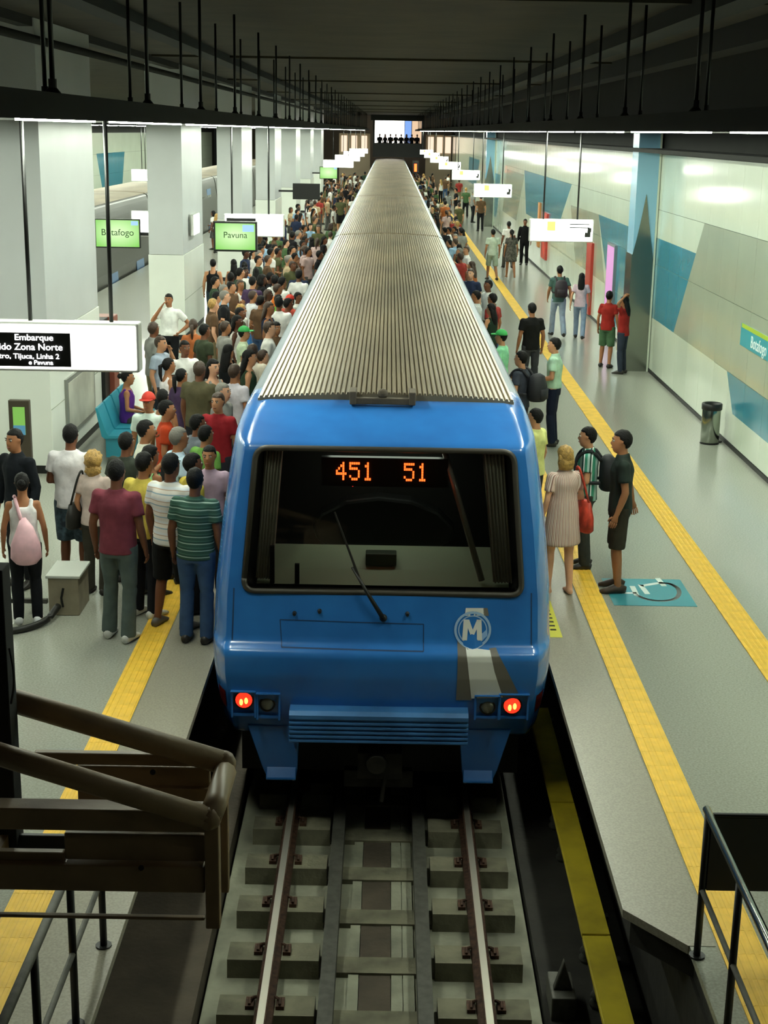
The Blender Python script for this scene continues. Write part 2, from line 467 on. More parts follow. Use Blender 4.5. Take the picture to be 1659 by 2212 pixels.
wl = panel_wall('wall_left', -15.9, -1, 20, 132, (500, 501), [([(88.5, 3.4), (80, 3.4), (82, .6), (87, .6)], 'teal'), ([(60, 2.8), (50, 2.8), (52, .6), (60, .6)], 'teal'), ([(110, 3.2), (100, 3.2), (103, .6), (112, .6)], 'teal')], 'far panelled wall beyond the second train', dy=1.12)
# ceiling, beams
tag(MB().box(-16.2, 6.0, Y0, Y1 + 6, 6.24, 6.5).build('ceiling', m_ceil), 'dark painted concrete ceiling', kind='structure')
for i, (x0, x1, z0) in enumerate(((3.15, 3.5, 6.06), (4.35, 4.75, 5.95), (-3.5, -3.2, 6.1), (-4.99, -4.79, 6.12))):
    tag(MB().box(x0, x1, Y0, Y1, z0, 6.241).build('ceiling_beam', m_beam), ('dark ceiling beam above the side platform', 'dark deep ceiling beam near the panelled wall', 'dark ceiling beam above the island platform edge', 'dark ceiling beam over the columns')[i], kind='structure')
b = MB()
tag(MB().tube([(-4.66, Y0, 5.93), (-4.66, Y1, 5.93)], 0.055, 10).build('trim_2', m_beam, smooth=True), 'dark conduit pipe running along the column tops', kind='structure')
for i in range(8):
    yy = 16 + i * 13.7
    tag(MB().box(-4.75, 5.57, yy, yy + .25, 6.20, 6.242).build('ceiling_rib', m_ceil), 'shallow dark rib crossing the ceiling', kind='structure')
tag(MB().box(-16.2, 6.0, -3.3, -3.0, -1.7, 6.5).build('wall_back', mat('back_wall', '#2e2c27', .8)), 'plain wall at the near end of the station', kind='structure')
tag(MB().box(-16.2, 6.0, 140, 140.3, -1.7, 6.5).build('wall_end', mat('end_wall', '#5d5344', .8)), 'wall at the far end of the station', kind='structure')
# ------------------------------------------------------------------ light troughs
def trough(xc, label, ya=12.0, yb=126.0, rods=True, rod_off=0.0):
    yc = 2.0 if rods else ya
    t = thing('light_trough', (xc, ya, 4.87), label, 'light fixture')
    MB().prism([(xc - .46, 4.88), (xc - .40, 5.02), (xc + .40, 5.02), (xc + .46, 4.88), (xc + .43, 4.88), (xc + .38, 4.995), (xc - .38, 4.995), (xc - .43, 4.88)], 'y', yc, yb).build('trough_channel', m_beam, t)
    lm = MB().box(-.075, .075, 0, 3.1, 0, .05).mesh('fluorescent_tube', m_lamp)
    bl = MB().box(-.09, .09, 0, 3.1, .052, .125).mesh('lamp_holder', m_white)
    if rods:
        for me_, nm_, zz, hh_, m_ in ((.075, 'fluorescent_tube', 0, .05, m_lamp), (.09, 'lamp_holder', .052, .12, m_white)):
            MB().box(xc - me_, xc + me_, 9.0, 10.7, 4.875 + zz, 4.875 + hh_).build(nm_, m_, t)
    y = ya
    while y < yb - 3:
        inst('fluorescent_tube', lm, t, (0, y - ya, 0.005)); inst('lamp_holder', bl, t, (0, y - ya, 0.005)); y += 4.5
    if rods:
        rm = MB().tube([(0, 0, 0.145), (0, 0, 1.39)], 0.016, 8).mesh('hanger_rod', m_black, True)
        pm = MB().lathe([(.05, 0), (.05, .02), (.025, .05), (.025, .1)], (0, 0, .145), 10).mesh('rod_foot', m_black)
        y = ya - 7.5 + rod_off
        while y < yb:
            o = inst('hanger_rod', rm, t, (-.2 * (1 if xc > 0 else -1), y - ya, 0)); inst('rod_foot', pm, o)
            o = inst('hanger_rod', rm, t, (.24 * (1 if xc > 0 else -1), y - ya + 1.7, 0)); inst('rod_foot', pm, o)
            y += 3.43
    return t
trough(2.52, 'dark lighting trough with fluorescent tubes over the side platform edge')
trough(-2.2, 'dark lighting trough with fluorescent tubes over the crowded platform edge', rod_off=.9)
trough(-8.04, 'lighting trough over the far edge of the island platform', 12, 126, False)
trough(-12.6, 'lighting trough over the far platform beyond the second train', 20, 126, False)
# ------------------------------------------------------------------ columns between the island platform halves
def column(y, i):
    t = thing('column', (-5.17, y, 0), ('grey column with white lower cladding and a framed poster on its side', 'grey column carrying a green monitor on a side arm', 'grey column next beyond the one with the green monitor', 'grey column carrying the dark monitor')[i] if i < 4 else 'slim grey column far down the island platform', 'column', 'columns on the island platform')
    MB().box(-5.57, -4.77, y, y + 3.6, 1.99, 6.23).build('shaft', m_col, t)
    MB().box(-5.585, -4.755, y - .015, y + 3.615, 0.12, 1.98).build('lower_cladding', m_colw, t, bevel=.006)
    MB().box(-5.57, -4.77, y, y + 3.6, 0, .118).build('plinth', m_black, t)
    if i < 2:
        for xx in (-4.757,):
            MB().box(xx, xx + .006, y - .016, y + 3.616, .93, .94).build('joint', m_sage, t)
    return t
for i in range(7): column(20.1 + 13.7 * i, i)
# wall pillars on the side platform wall
def wall_pillar(y, label):
    t = thing('wall_pillar', (5.33, y, 0), label, 'pillar')
    MB().box(5.09, 5.555, y + .01, y + .75, 0, 4.9).build('pillar_core', mat('pillar_blue', '#8fc0dc', .2, coat=.3), t)
    x0, x1 = 5.085, 5.52
    poly = [(x0, 0.0), (x1, 0.0), (x1, 2.35), (5.45, 2.75), (5.38, 3.15), (5.30, 3.68), (5.22, 3.15), (5.15, 2.75), (x0, 2.45)]
    MB().prism(poly, 'y', y - .012, y + .01).build('stainless_spear', mat('dark_stainless', '#8b9087', .2, .95), t)
    MB().box(5.07, 5.085, y - .012, y + .75, 0, 2.45).build('stainless_side', MATS['dark_stainless'], t)
    MB().box(5.522, 5.56, y - .016, y + .05, 0, 4.9).build('edge_strip', m_panel, t)
    return t
wall_pillar(30.3, 'pale blue wall pillar with a pointed dark stainless cladding behind the couple in red')
wall_pillar(78.0, 'pale blue wall pillar far down the side platform')
# ------------------------------------------------------------------ far footbridge with lit windows
fb = thing('footbridge', (0.6, 132, 2.6), 'dark footbridge with bright windows crossing at the far end of the train', 'footbridge')
MB().box(-1.55, 2.8, 132, 132.15, 2.6, 3.8).build('parapet', m_black, fb)
MB().box(-1.75, 3.0, 131.7, 135, 5.75, 6.23).build('lintel', m_black, fb)
MB().box(-1.4, 1.25, 134.4, 134.5, 3.8, 5.75).build('lit_window', glow('bridge_glow', (1, .97, .88), 5, '#ffffff'), fb)
MB().box(1.3, 1.9, 134.4, 134.5, 3.8, 5.75).build('blue_panel', glow('bridge_blue', (.25, .45, .95), 1.0), fb)
MB().box(1.95, 2.8, 134.4, 134.5, 3.8, 5.75).build('warm_window', glow('bridge_warm', (1, .7, .45), .9), fb)
MB().box(-1.55, -1.4, 132, 134.5, 3.8, 5.75).build('post', m_black, fb)
MB().box(2.8, 3.0, 132, 134.5, 2.6, 5.75).build('post', m_black, fb)
fk = thing('kiosk_facade', (5.0, 131, 0), 'warm lit stair hall at the far end of the side platform', 'stair hall')
MB().box(3.2, 5.5, 133.4, 133.6, 0.0, 4.6).build('back_panel', mat('warm_wall', '#cdb89c', .6), fk)
for xx in (3.4, 4.2, 4.95): MB().box(xx, xx + .5, 133.3, 133.39, 3.0, 4.4).build('window', glow('hall_warm', (1, .8, .6), 1.1), fk)
fk2 = thing('kiosk_facade', (-3.2, 131, 0), 'reddish lit stair hall at the far end of the island platform', 'stair hall')
MB().box(-4.6, -1.8, 133.4, 133.6, 0.0, 4.6).build('back_panel', MATS['warm_wall'], fk2)
for xx in (-4.4, -3.5, -2.6): MB().box(xx, xx + .5, 133.3, 133.39, 3.0, 4.4).build('window', MATS['hall_warm'], fk2)
# ================================================================== TRAIN
KZ = [-.40, -.32, -.18, .0, .22, .38, .43, .455, .475, .51, .90, 1.5, 2.0, 2.17, 2.20, 2.225, 2.30, 2.38, 2.43, 2.45]
KY = [11.98, 11.90, 11.85, 11.80, 11.77, 11.775, 11.785, 11.815, 11.865, 11.89, 11.97, 12.08, 12.18, 12.215, 12.235, 12.29, 12.50, 12.75, 12.95, 13.05]
KW = [1.44, 1.455, 1.475, 1.50, 1.52, 1.525, 1.525, 1.525, 1.525, 1.525, 1.515, 1.455, 1.385, 1.355, 1.35, 1.345, 1.325, 1.295, 1.25, 1.19]
ND = 0.50
def prof(z):
    return float(np.interp(z, KZ, KY)), float(np.interp(z, KZ, KW))
def plan(a):
    y = .035 * min(a, .9) ** 2
    if a > .9:
        u_ = (a - .9) / .1; y += ND * (.38 * u_ + .62 * (1 - math.sqrt(max(0, 1 - u_ * u_))))
    return y
def nose_y(x, z):
    Yf, W = prof(z)
    return Yf + plan(min(abs(x) / W, 1.0))
BACK = 13.62
def nose_mesh():
    zs = []
    for a, b_ in zip(KZ[:-1], KZ[1:]):
        n = max(1, int(round((b_ - a) / .045)))
        zs += [a + (b_ - a) * i / n for i in range(n)]
    zs.append(KZ[-1])
    pos = [.9 * i / 26 for i in range(27)] + [.9 + .1 * math.sin(math.pi / 2 * (i + 1) / 14) for i in range(14)]
    AL = [-a for a in reversed(pos[1:])] + pos
    v = []; f = []
    rows = []
    for z in zs:
        Yf, W = prof(z)
        row = [(-W, BACK, z)]
        for a in AL:
            row.append((a * W, Yf + plan(abs(a)), z))
        row.append((W, BACK, z))
        rows.append(row)
    n = len(rows[0])
    for r in rows: v += r
    for i in range(len(rows) - 1):
        for k in range(n - 1): f.append((i * n + k, i * n + k + 1, (i + 1) * n + k + 1, (i + 1) * n + k))
    # caps: bottom, top, back
    f.append(tuple(range(n))[::-1]); f.append(tuple((len(rows) - 1) * n + k for k in range(n)))
    f.append(tuple([i * n for i in range(len(rows))] + [i * n + n - 1 for i in range(len(rows) - 1, -1, -1)]))
    b = MB(); b.add(v, f)
    return b.mesh('nose_shell', m_blue, smooth=True)
def ws_outline(inset=0.0, n=7):
    """rounded trapezoid of the windscreen in (x, z)"""
    zt, zb_, xt, xb = 2.165 - inset, .93 + inset, 1.125 - inset, 1.225 - inset
    r = .11 - inset * .5
    cs = [(-xb, zb_), (xb, zb_), (xt, zt), (-xt, zt)]
    out = []
    for i in range(4):
        p = Vector(cs[i]); a = (Vector(cs[i - 1]) - p).normalized(); c_ = (Vector(cs[(i + 1) % 4]) - p).normalized()
        p0, p1 = p + a * r, p + c_ * r
        for k in range(n + 1):
            t = k / n; q = p0 * (1 - t) ** 2 + p * 2 * t * (1 - t) + p1 * t * t; out.append((q.x, q.y))
    return out
train = thing('metro_train', (0, 12.0, -1.13), 'blue metro train with a ribbed grey roof standing at the platform', 'train')
m_cab = mat('cab_interior', '#1a1914', .7)
nm = nose_mesh()
cut = MB().prism(ws_outline(), 'y', 11.2, 13.35).mesh('cut', m_cab)
nm.materials.append(m_cab)
no = bpy.data.objects.new('n', nm); co = bpy.data.objects.new('c', cut)
TMP.collection.objects.link(no); TMP.collection.objects.link(co)
bo = no.modifiers.new('b', 'BOOLEAN'); bo.object = co; bo.operation = 'DIFFERENCE'; bo.solver = 'EXACT'; bo.material_mode = 'TRANSFER'
dg = tdg()
nose = bpy.data.meshes.new_from_object(no.evaluated_get(dg), depsgraph=dg)
bpy.data.objects.remove(no); bpy.data.objects.remove(co)
nose.transform(Matrix.Translation(-ORG[train.name]))
bmm = bmesh.new(); bmm.from_mesh(nose); bmesh.ops.recalc_face_normals(bmm, faces=bmm.faces)
bmm.to_mesh(nose); bmm.free()
nose.polygons.foreach_set('use_smooth', [True] * len(nose.polygons))
nose.set_sharp_from_angle(angle=R(50))
ns = bpy.data.objects.new('nose_shell', nose); col.objects.link(ns); ns.parent = train; ORG[ns.name] = ORG[train.name]
# windscreen
def surf_patch(outline_fn, off, nx=16, nz=14, x0=-1.2, x1=1.2, z0=.95, z1=2.15):
    pass
b = MB()
ol = ws_outline(0.0)
zl = [.93 + (2.165 - .93) * i / 16 for i in range(17)]
def half_w(z):
    xs = []
    for (xa, za), (xb, zb_) in zip(ol, ol[1:] + ol[:1]):
        if (za - z) * (zb_ - z) <= 0 and abs(za - zb_) > 1e-9: xs.append(abs(xa + (xb - xa) * (z - za) / (zb_ - za)))
    return max(xs) if xs else 1.05
v = []; f = []
for z in zl:
    hw = half_w(min(max(z, .932), 2.163))
    for i in range(21):
        x = -hw + 2 * hw * i / 20
        v.append((x, nose_y(x, z) + .035, z))
for j in range(16):
    for i in range(20): f.append((j * 21 + i, j * 21 + i + 1, (j + 1) * 21 + i + 1, (j + 1) * 21 + i))
b.add(v, f)
gm = bpy.data.materials.new('windscreen_glass'); gm.use_nodes = True
nt = gm.node_tree; nt.nodes.clear()
out = nt.nodes.new('ShaderNodeOutputMaterial'); mix = nt.nodes.new('ShaderNodeMixShader'); trn = nt.nodes.new('ShaderNodeBsdfTransparent'); gls = nt.nodes.new('ShaderNodeBsdfGlossy'); fr = nt.nodes.new('ShaderNodeFresnel')
trn.inputs[0].default_value = (.66, .70, .66, 1); gls.inputs['Roughness'].default_value = .03; fr.inputs[0].default_value = 1.5
nt.links.new(fr.outputs[0], mix.inputs[0]); nt.links.new(trn.outputs[0], mix.inputs[1]); nt.links.new(gls.outputs[0], mix.inputs[2]); nt.links.new(mix.outputs[0], out.inputs[0])
glass = b.build('windscreen', gm, train, smooth=True)
b = MB(); pts = [(x, nose_y(x, z) - .004, z) for x, z in ol]
b.tube(pts + [pts[0]], .026, 8)
b.build('windscreen_gasket', m_gasket, train, smooth=True)
# cab interior
b = MB()
def dash_row(y, z, w_): return [(-w_, y, z), (-w_ * .5, y, z + .0), (0, y, z + .0), (w_ * .5, y, z), (w_, y, z)]
rows = [dash_row(12.13, .955, 1.12), dash_row(12.4, 1.02, 1.12), dash_row(12.7, 1.16, 1.1), dash_row(12.76, 1.13, 1.1)]
v = sum(rows, []); f = [(j * 5 + i, j * 5 + i + 1, (j + 1) * 5 + i + 1, (j + 1) * 5 + i) for j in range(3) for i in range(4)]
b.add(v, f); b.build('dashboard', mat('dash_green', '#b9c4a6', .5), train, smooth=False)
b = MB(); b.box(-.16, .12, 12.42, 12.56, 1.05, 1.16); b.build('dash_plate', mat('dash_plate', '#515a4b', .5), train, bevel=.01)
b = MB()
prl = [(-.62, 1.2), (-.5, 1.12), (.48, 1.12), (.62, 1.2), (.66, 1.32), (.5, 1.48), (.25, 1.58), (-.05, 1.61), (-.35, 1.57), (-.58, 1.45), (-.66, 1.32)]
b.prism(prl, 'y', 12.72, 12.95); b.build('instrument_hood', m_black, train, bevel=.03)
b = MB(); b.box(-1.1, 1.1, 13.2, 13.3, 1.0, 2.1); b.build('cab_wall', m_cab, train)
def curtain(x0, x1, bot0, bot1, nm_):
    b = MB(); v = []; f = []
    for j in range(2):
        for i in range(25):
            t = i / 24; xa = x0 + (x1 - x0) * t; xb = bot0 + (bot1 - bot0) * t
            x = xa if j else xb; z = 2.12 if j else .99
            v.append((x, nose_y(x, z) + .16 + .03 * math.sin(t * 38), z))
    for i in range(24): f.append((i, i + 1, 25 + i + 1, 25 + i))
    b.add(v, f)
    return b.build(nm_, mat('curtain_grey', '#cfc8ba', .9), train, smooth=True)
curtain(-1.06, -.90, -1.13, -.98, 'curtain'); curtain(.86, 1.05, .98, 1.15, 'curtain')
b = MB().tube([(.53, 12.42, 2.1), (.66, 12.3, 1.7), (.88, 12.18, 1.0)], .028, 8); b.build('grab_pole', mat('pole_grey', '#a39d94', .35, .3), train, smooth=True)
for xx in (-.98, -.76): MB().box(xx - .02, xx + .02, 12.12, 12.16, .96, 1.14 if xx > -.9 else 1.3).build('switch_lever', m_black, train)
# destination display
dd = MB().box(-.56, .56, 12.36, 12.44, 1.80, 2.06).build('destination_display', mat('display_black', '#14100c', .4), train)
DIG = {'4': ['00010', '00110', '01010', '10010', '11111', '00010', '00010'], '5': ['11111', '10000', '11110', '00001', '00001', '10001', '01110'], '1': ['00100', '01100', '00100', '00100', '00100', '00100', '01110'], ' ': ['00000'] * 7}
m_led = glow('led_orange', (1.0, .10, .015), 5)
def dots(txt, x0, z0, y, px, name, par):
    b = MB(); x = x0
    for ch_ in txt:
        for r_, row in enumerate(DIG[ch_]):
            for c_, q in enumerate(row):
                if q == '1': b.box(x + c_ * px, x + c_ * px + px * .8, y - .01, y, z0 - r_ * px * 1.25, z0 - r_ * px * 1.25 + px)
        x += px * 6.2
    return b.build(name, m_led, par)
dots('451', -.43, 2.0, 12.36, .019, 'display_digits', dd); dots('51', .17, 2.0, 12.36, .019, 'display_digits', dd)
MB().ball((-.29, 12.75, 1.75), (.02, .02, .05)).build('red_indicator', glow('ind_red', (1, .03, .02), 4), train)
MB().box(-.5, .5, 12.6, 12.72, 2.135, 2.155).build('added_cab_fill', glow('cab_fill_glow', (.9, 1, .85), 6.0, '#ffffff'), train)  # glowing strip added above the glass to brighten the dashboard
# wiper
b = MB(); W3 = [(0.01, .73), (-.27, 1.17), (-.43, 1.64)]
P = [Vector((x, nose_y(x, z) - .05, z)) for x, z in W3]
b.tube([P[0], P[0].lerp(P[1], .5) + Vector((0, -.02, 0)), P[1]], [.022, .016, .012], 8)
wp = b.build('wiper_arm', m_rubber, train, smooth=True)
MB().tube([P[1].lerp(P[0], .25), P[2]], [.012, .008], 6).build('wiper_blade', m_rubber, wp)
MB().ball((.01, P[0].y + .02, .73), .035).build('wiper_pivot', m_rubber, wp, smooth=True)
for xx, zz in ((-.77, .745), (-.55, .77), (.22, .76)):
    MB().tube([(xx, nose_y(xx, zz) + .01, zz), (xx, nose_y(xx, zz) - .04, zz)], [.022, .014], 8).build('washer_nozzle', m_rubber, train)
# decals that follow the nose
def strip(name, curveL, curveR, m, n=44, off=.006, par=None):
    """curves: lists of (x, z) from top to bottom"""
    b = MB(); v = []; f = []
    def samp(c_, t):
        zz = np.linspace(0, 1, len(c_)); return float(np.interp(t, zz, [q[0] for q in c_])), float(np.interp(t, zz, [q[1] for q in c_]))
    for i in range(n + 1):
        t = i / n; a = samp(curveL, t); c_ = samp(curveR, t)
        for k in range(5):
            x = a[0] + (c_[0] - a[0]) * k / 4; z = a[1] + (c_[1] - a[1]) * k / 4
            v.append((x, nose_y(x, z) - off, z))
    for i in range(n):
        for k in range(4): f.append((i * 5 + k, i * 5 + k + 1, (i + 1) * 5 + k + 1, (i + 1) * 5 + k))
    b.add(v, f); return b.build(name, m, par or train, smooth=True)
m_lw = mat('livery_white', '#e2e2dc', .35); m_lg = mat('livery_grey', '#6f6a61', .4)
def nx(px_, py_):
    Yv = 11.85
    for _ in range(4):
        p = aty(px_, py_, Yv); Yv = nose_y(max(-1.4, min(1.4, p.x)), max(-.3, min(2.4, p.z)))
    return (p.x, p.z)
C = lambda *q: [nx(*a) for a in q]
strip('livery_stripe', C((988, 1384), (988, 1450), (985, 1512)), C((1012, 1398), (1014, 1450), (1019, 1512)), m_lg)
strip('livery_stripe', C((1006, 1398), (1012, 1450), (1018, 1508)), C((1058, 1402), (1068, 1450), (1086, 1506)), m_lw, off=.009)
strip('livery_stripe', C((1056, 1400), (1068, 1450), (1086, 1506)), C((1071, 1398), (1094, 1445), (1122, 1502)), m_lg)
strip('livery_stripe', C((1006, 1313), (1004, 1330)), C((1045, 1313), (1046, 1330)), m_lw)
strip('livery_stripe', C((1044, 1313), (1045, 1330)), C((1053, 1313), (1056, 1330)), m_lg)
lx, lz = nx(1021, 1360)
ly = nose_y(lx, lz)
lg = thing('tmp', (0, 0, 0), '') ; bpy.data.objects.remove(lg)
def disc(name, r0, r1, m, off, par, seg=36):
    b = MB(); v = []; f = []
    for k in range(seg):
        a = 2 * math.pi * k / seg
        for r_ in (r0, r1):
            x = lx + r_ * math.cos(a); z = lz + r_ * math.sin(a) * .98; v.append((x, nose_y(x, z) - off, z))
    for k in range(seg): f.append((2 * k, 2 * k + 1, 2 * ((k + 1) % seg) + 1, 2 * ((k + 1) % seg)))
    b.add(v, f); return b.build(name, m, par, smooth=True)
emb = disc('round_emblem', 0.0, .163, m_blue, .006, train); emb['label'] = 'round blue emblem with a white letter M'
disc('emblem_ring', .142, .163, mat('ring_pale', '#9fbfe0', .3), .009, emb); disc('emblem_ring', .118, .128, MATS['ring_pale'], .009, emb)
def poly_decal(name, polys, m, off, par):
    b = MB()
    for pl in polys:
        n = len(pl); b.add([(x, nose_y(x, z) - off, z) for x, z in pl] + [(x, nose_y(x, z) - off + .004, z) for x, z in pl], [tuple(range(n)), tuple(range(2 * n - 1, n - 1, -1))] + [(i, (i + 1) % n, n + (i + 1) % n, n + i) for i in range(n)])
    return b.build(name, m, par)
def em(pts): return [(lx + a * .163, lz + c_ * .163) for a, c_ in pts]
Mq = [em([(-.56, -.55), (-.30, -.55), (-.24, .55), (-.50, .55)]), em([(.24, -.55), (.52, -.55), (.46, .55), (.20, .55)]), em([(-.44, .55), (-.20, .55), (.06, -.15), (-.12, -.25)]), em([(.22, .55), (.44, .55), (.08, -.25), (-.08, -.20)])]
poly_decal('letter_m', Mq, m_lw, .013, emb)
poly_decal('emblem_shadow', [em([(.52, -.55), (.80, -.30), (.78, .05), (.50, -.2)])], mat('emblem_light', '#8fb8e6', .3), .011, emb)
# hatch outline
hm = mat('groove', '#173a63', .6)
for a, c_ in (((605, 1338), (915, 1348)), ((608, 1398), (915, 1408)), ((605, 1338), (608, 1398)), ((915, 1348), (915, 1408))):
    pa, pc = Vector(nx(*a)), Vector(nx(*c_)); d = (pc - pa).normalized(); n_ = Vector((-d.y, d.x)) * .004
    strip('hatch_joint', [tuple(pa + n_), tuple(pc + n_)], [tuple(pa - n_), tuple(pc - n_)], hm, off=.003)
for sx_ in (-1, 1):   # joints between the front frame and the cab sides
    strip('panel_joint', [(sx_ * 1.30, .95), (sx_ * 1.31, .5)], [(sx_ * 1.312, .95), (sx_ * 1.322, .5)], hm, off=.003)
# lamps
def lamp(px_, py_, r_, name, m, hood=True):
    x, z = nx(px_, py_); y = nose_y(x, z)
    t = MB().tube([(x, y - .012, z), (x, y + .05, z)], r_ * 1.2, 18).build(name, m_rubber, train)
    MB().tube([(x, y - .03, z), (x, y - .02, z), (x, y - .012, z)], [r_ * .5, r_ * .85, r_], 18, m).build('lens', m, t, smooth=True)
    if name == 'tail_light':
        for d in (-.022, .022): MB().ball((x + d, y - .032, z - abs(d) * .3 + d * .3), (.016, .008, .03)).build('filament', glow('filament', (1, .38, .05), 5), t, smooth=True)
    return t
m_tail = glow('tail_glow', (1, .035, .012), 1.5)
for q in ((527, 1511), (1106, 1523)): lamp(q[0], q[1], .075, 'tail_light', m_tail)['label'] = 'glowing red tail light'
for q in ((577, 1520), (1053, 1527)): lamp(q[0], q[1], .06, 'headlight', mat('headlight_glass', '#8d8a7a', .1, .6))['label'] = 'unlit clear headlight'
for pa, pb in (((498, 1490), (555, 1545)), ((553, 1495), (607, 1550)), ((1025, 1500), (1078, 1550)), ((1078, 1497), (1140, 1550))):
    (xa, za), (xb, zb_) = nx(*pa), nx(*pb)
    b = MB()
    for (x0, x1, z0, z1) in ((xa, xb, zb_, zb_ + .03), (xa, xb, za - .015, za), (xa, xa + .02, zb_, za), (xb - .02, xb, zb_, za)):
        ym_ = nose_y((x0 + x1) / 2, (z0 + z1) / 2); b.box(x0, x1, min(ym_ - .035, nose_y(max(abs(x0), abs(x1)), z0) - .01), ym_ + .08, z0, z1)
    b.build('lamp_frame', m_blue, train, bevel=.006)
for sx_ in (-1, 1):
    strip('marker_lamp', [(sx_ * 1.375, .05), (sx_ * 1.375, -.14)], [(sx_ * 1.455, .05), (sx_ * 1.45, -.14)], mat('dark_red_lens', '#5a120e', .3), off=.008)
# anticlimber: ribbed bumper
b = MB()
pr = [(11.95, -.06), (11.70, -.07), (11.665, -.10), (11.665, -.135)]
for i in range(5):
    z = -.145 - i * .042; pr += [(11.69, z), (11.69, z - .016), (11.665, z - .02), (11.665, z - .038)]
pr += [(11.70, -.37), (11.95, -.37)]
b.prism(pr, 'x', -.80, .77); b.build('ribbed_bumper', m_bluedirt, train)
# skirts
for pts in ([(-1.19, -.3), (-.72, -.3), (-.74, -.72), (-.75, -.80), (-1.02, -.80), (-1.06, -.70)], [(.70, -.3), (1.17, -.3), (1.06, -.70), (1.02, -.80), (.75, -.80), (.74, -.72)]):
    b = MB(); b.prism(pts, 'y', 11.90, 12.0)
    xs = [p_[0] for p_ in pts if p_[1] < -.75]; b.prism([(11.90, -.70), (11.83, -.78), (11.83, -.80), (12.0, -.80), (12.0, -.70)], 'x', min(xs), max(xs))
    b.build('front_skirt', m_blue, train, bevel=.01)
# coupler and underframe
b = MB(); b.box(-1.05, 1.05, 12.2, 12.4, -.62, -.34); b.build('underframe', mat('underframe', '#20231f', .7, nscale=5, namp=.3), train)
b = MB().box(-.2, .2, 11.78, 12.3, -.75, -.5); b.tube([(-.03, 11.7, -.58), (-.03, 11.8, -.58)], .09, 14); b.box(-.32, .3, 11.85, 11.95, -.86, -.7); b.tube([(.05, 11.8, -.7), (.02, 11.74, -.95)], .02, 8)
b.build('coupler', mat('coupler_grease', '#2b2823', .55, .4, nscale=9, namp=.4), train, bevel=.015)
MB().box(-1.3, 1.3, 12.5, 137, -1.0, -.33).build('bogie_block', m_black, train)
# marks on the brow, roof bracket
b = MB().box(-.33, .27, 12.88, 12.94, 2.44, 2.50); b.box(-.33, -.27, 12.86, 13.1, 2.44, 2.56); b.box(.21, .27, 12.86, 13.1, 2.44, 2.56); b.ball((-.03, 12.93, 2.53), .05)
b.build('roof_bracket', m_ledge, train, bevel=.008)
# cars
RZ = [-.40, .38, .9, 1.5, 2.0, 2.17, 2.25, 2.32, 2.38, 2.42, 2.45]
def car_section():
    L_ = [(-prof(z)[1], z) for z in RZ]; return L_ + [(-a, z) for a, z in reversed(L_)]
CS = car_section()
CARL = 20.6
body_me = MB().prism(CS, 'y', 0, CARL).mesh('car_body', m_side)
b = MB(); NR = 50; HW = 1.18; sec = []
def crown(x): return 2.455 + .05 * (1 - (x / HW) ** 2)
for i in range(NR):
    xa = -HW + 2 * HW * i / NR; wd = 2 * HW / NR
    for u_, h_ in ((0, 0), (.30, 0), (.42, .02), (.82, .02), (.94, 0)): sec.append((xa + u_ * wd, crown(xa + u_ * wd) + h_))
sec.append((HW, crown(HW)))
def roof_mesh(L_):
    n = len(sec); v = [(x, 0, z) for x, z in sec] + [(x, L_, z) for x, z in sec] + [(x, 0, 2.43) for x, z in sec] 
    f = [(i, i + 1, n + i + 1, n + i) for i in range(n - 1)] + [(i + 1, i, 2 * n + i, 2 * n + i + 1) for i in range(n - 1)]
    b = MB(); b.add(v, f); return b.mesh('ribbed_roof', m_roof)
win = MB(); 
m_carglass = mat('car_window', '#1d2524', .06, spec=.8)
doorm = MB().box(0, .015, 0, 1.5, -.02, 1.95).mesh('sliding_door', mat('door_blue', '#5d7ea6', .35))
winm = MB().box(0, .02, 0, 1.9, .85, 1.65).mesh('side_window', m_carglass)
dwin = MB().box(.012, .024, .12, .62, .75, 1.65); dwin.box(.012, .024, .88, 1.38, .75, 1.65); dwin = dwin.mesh('door_window', m_carglass)
rm1, rm2 = roof_mesh(CARL + .57), roof_mesh(CARL)
def add_car(par, y, first=False, det=True, sides=(-1, 1), bm_=None):
    o_ = ORG[par.name]
    c_ = inst('car_body', bm_ or body_me, par, (0 , y - o_.y, -o_.z))
    if first: rf = inst('ribbed_roof', rm1, par, (0, y - .57 - o_.y, -o_.z))
    else: rf = inst('ribbed_roof', rm2, par, (0, y - o_.y, -o_.z))
    if det:
        for s_ in sides:
            for d in range(4):
                yy = 1.6 + d * 5.1
                dr = bpy.data.objects.new('sliding_door', doorm); col.objects.link(dr); dr.parent = c_
                dr.location = (s_ * 1.517, yy + (1.5 if s_ < 0 else 0), 0); dr.rotation_euler = (0, 0, math.pi if s_ < 0 else 0); ORG[dr.name] = ORG[par.name]
                dr.rotation_euler.y = -R(3.4)
                dw = bpy.data.objects.new('door_window', dwin); col.objects.link(dw); dw.parent = c_; dw.location = dr.location; dw.rotation_euler = dr.rotation_euler
                if d < 3:
                    wi = bpy.data.objects.new('side_window', winm); col.objects.link(wi); wi.parent = c_
                    wi.location = (s_ * 1.517, yy + 2.35 + (1.9 if s_ < 0 else 0), 0); wi.rotation_euler = (0, -R(3.4), math.pi if s_ < 0 else 0)
    return c_
y = BACK
for k in range(6):
    add_car(train, y, k == 0, k < 3)
    if k < 5:
        g_ = MB().prism([(x * .93, z * .985 - .005) for x, z in CS], 'y', y + CARL - .01, y + CARL + .31).build('gangway', m_strip, train)
    y += CARL + .3
body_me2 = MB().prism(CS, 'y', 0, CARL).mesh('car_body', mat('train_side_dark', '#4a4b46', .4))
tr2 = thing('metro_train', (-10.34, 40, -1.13), 'second metro train with a brownish roof behind the columns', 'train')
y = 34.0
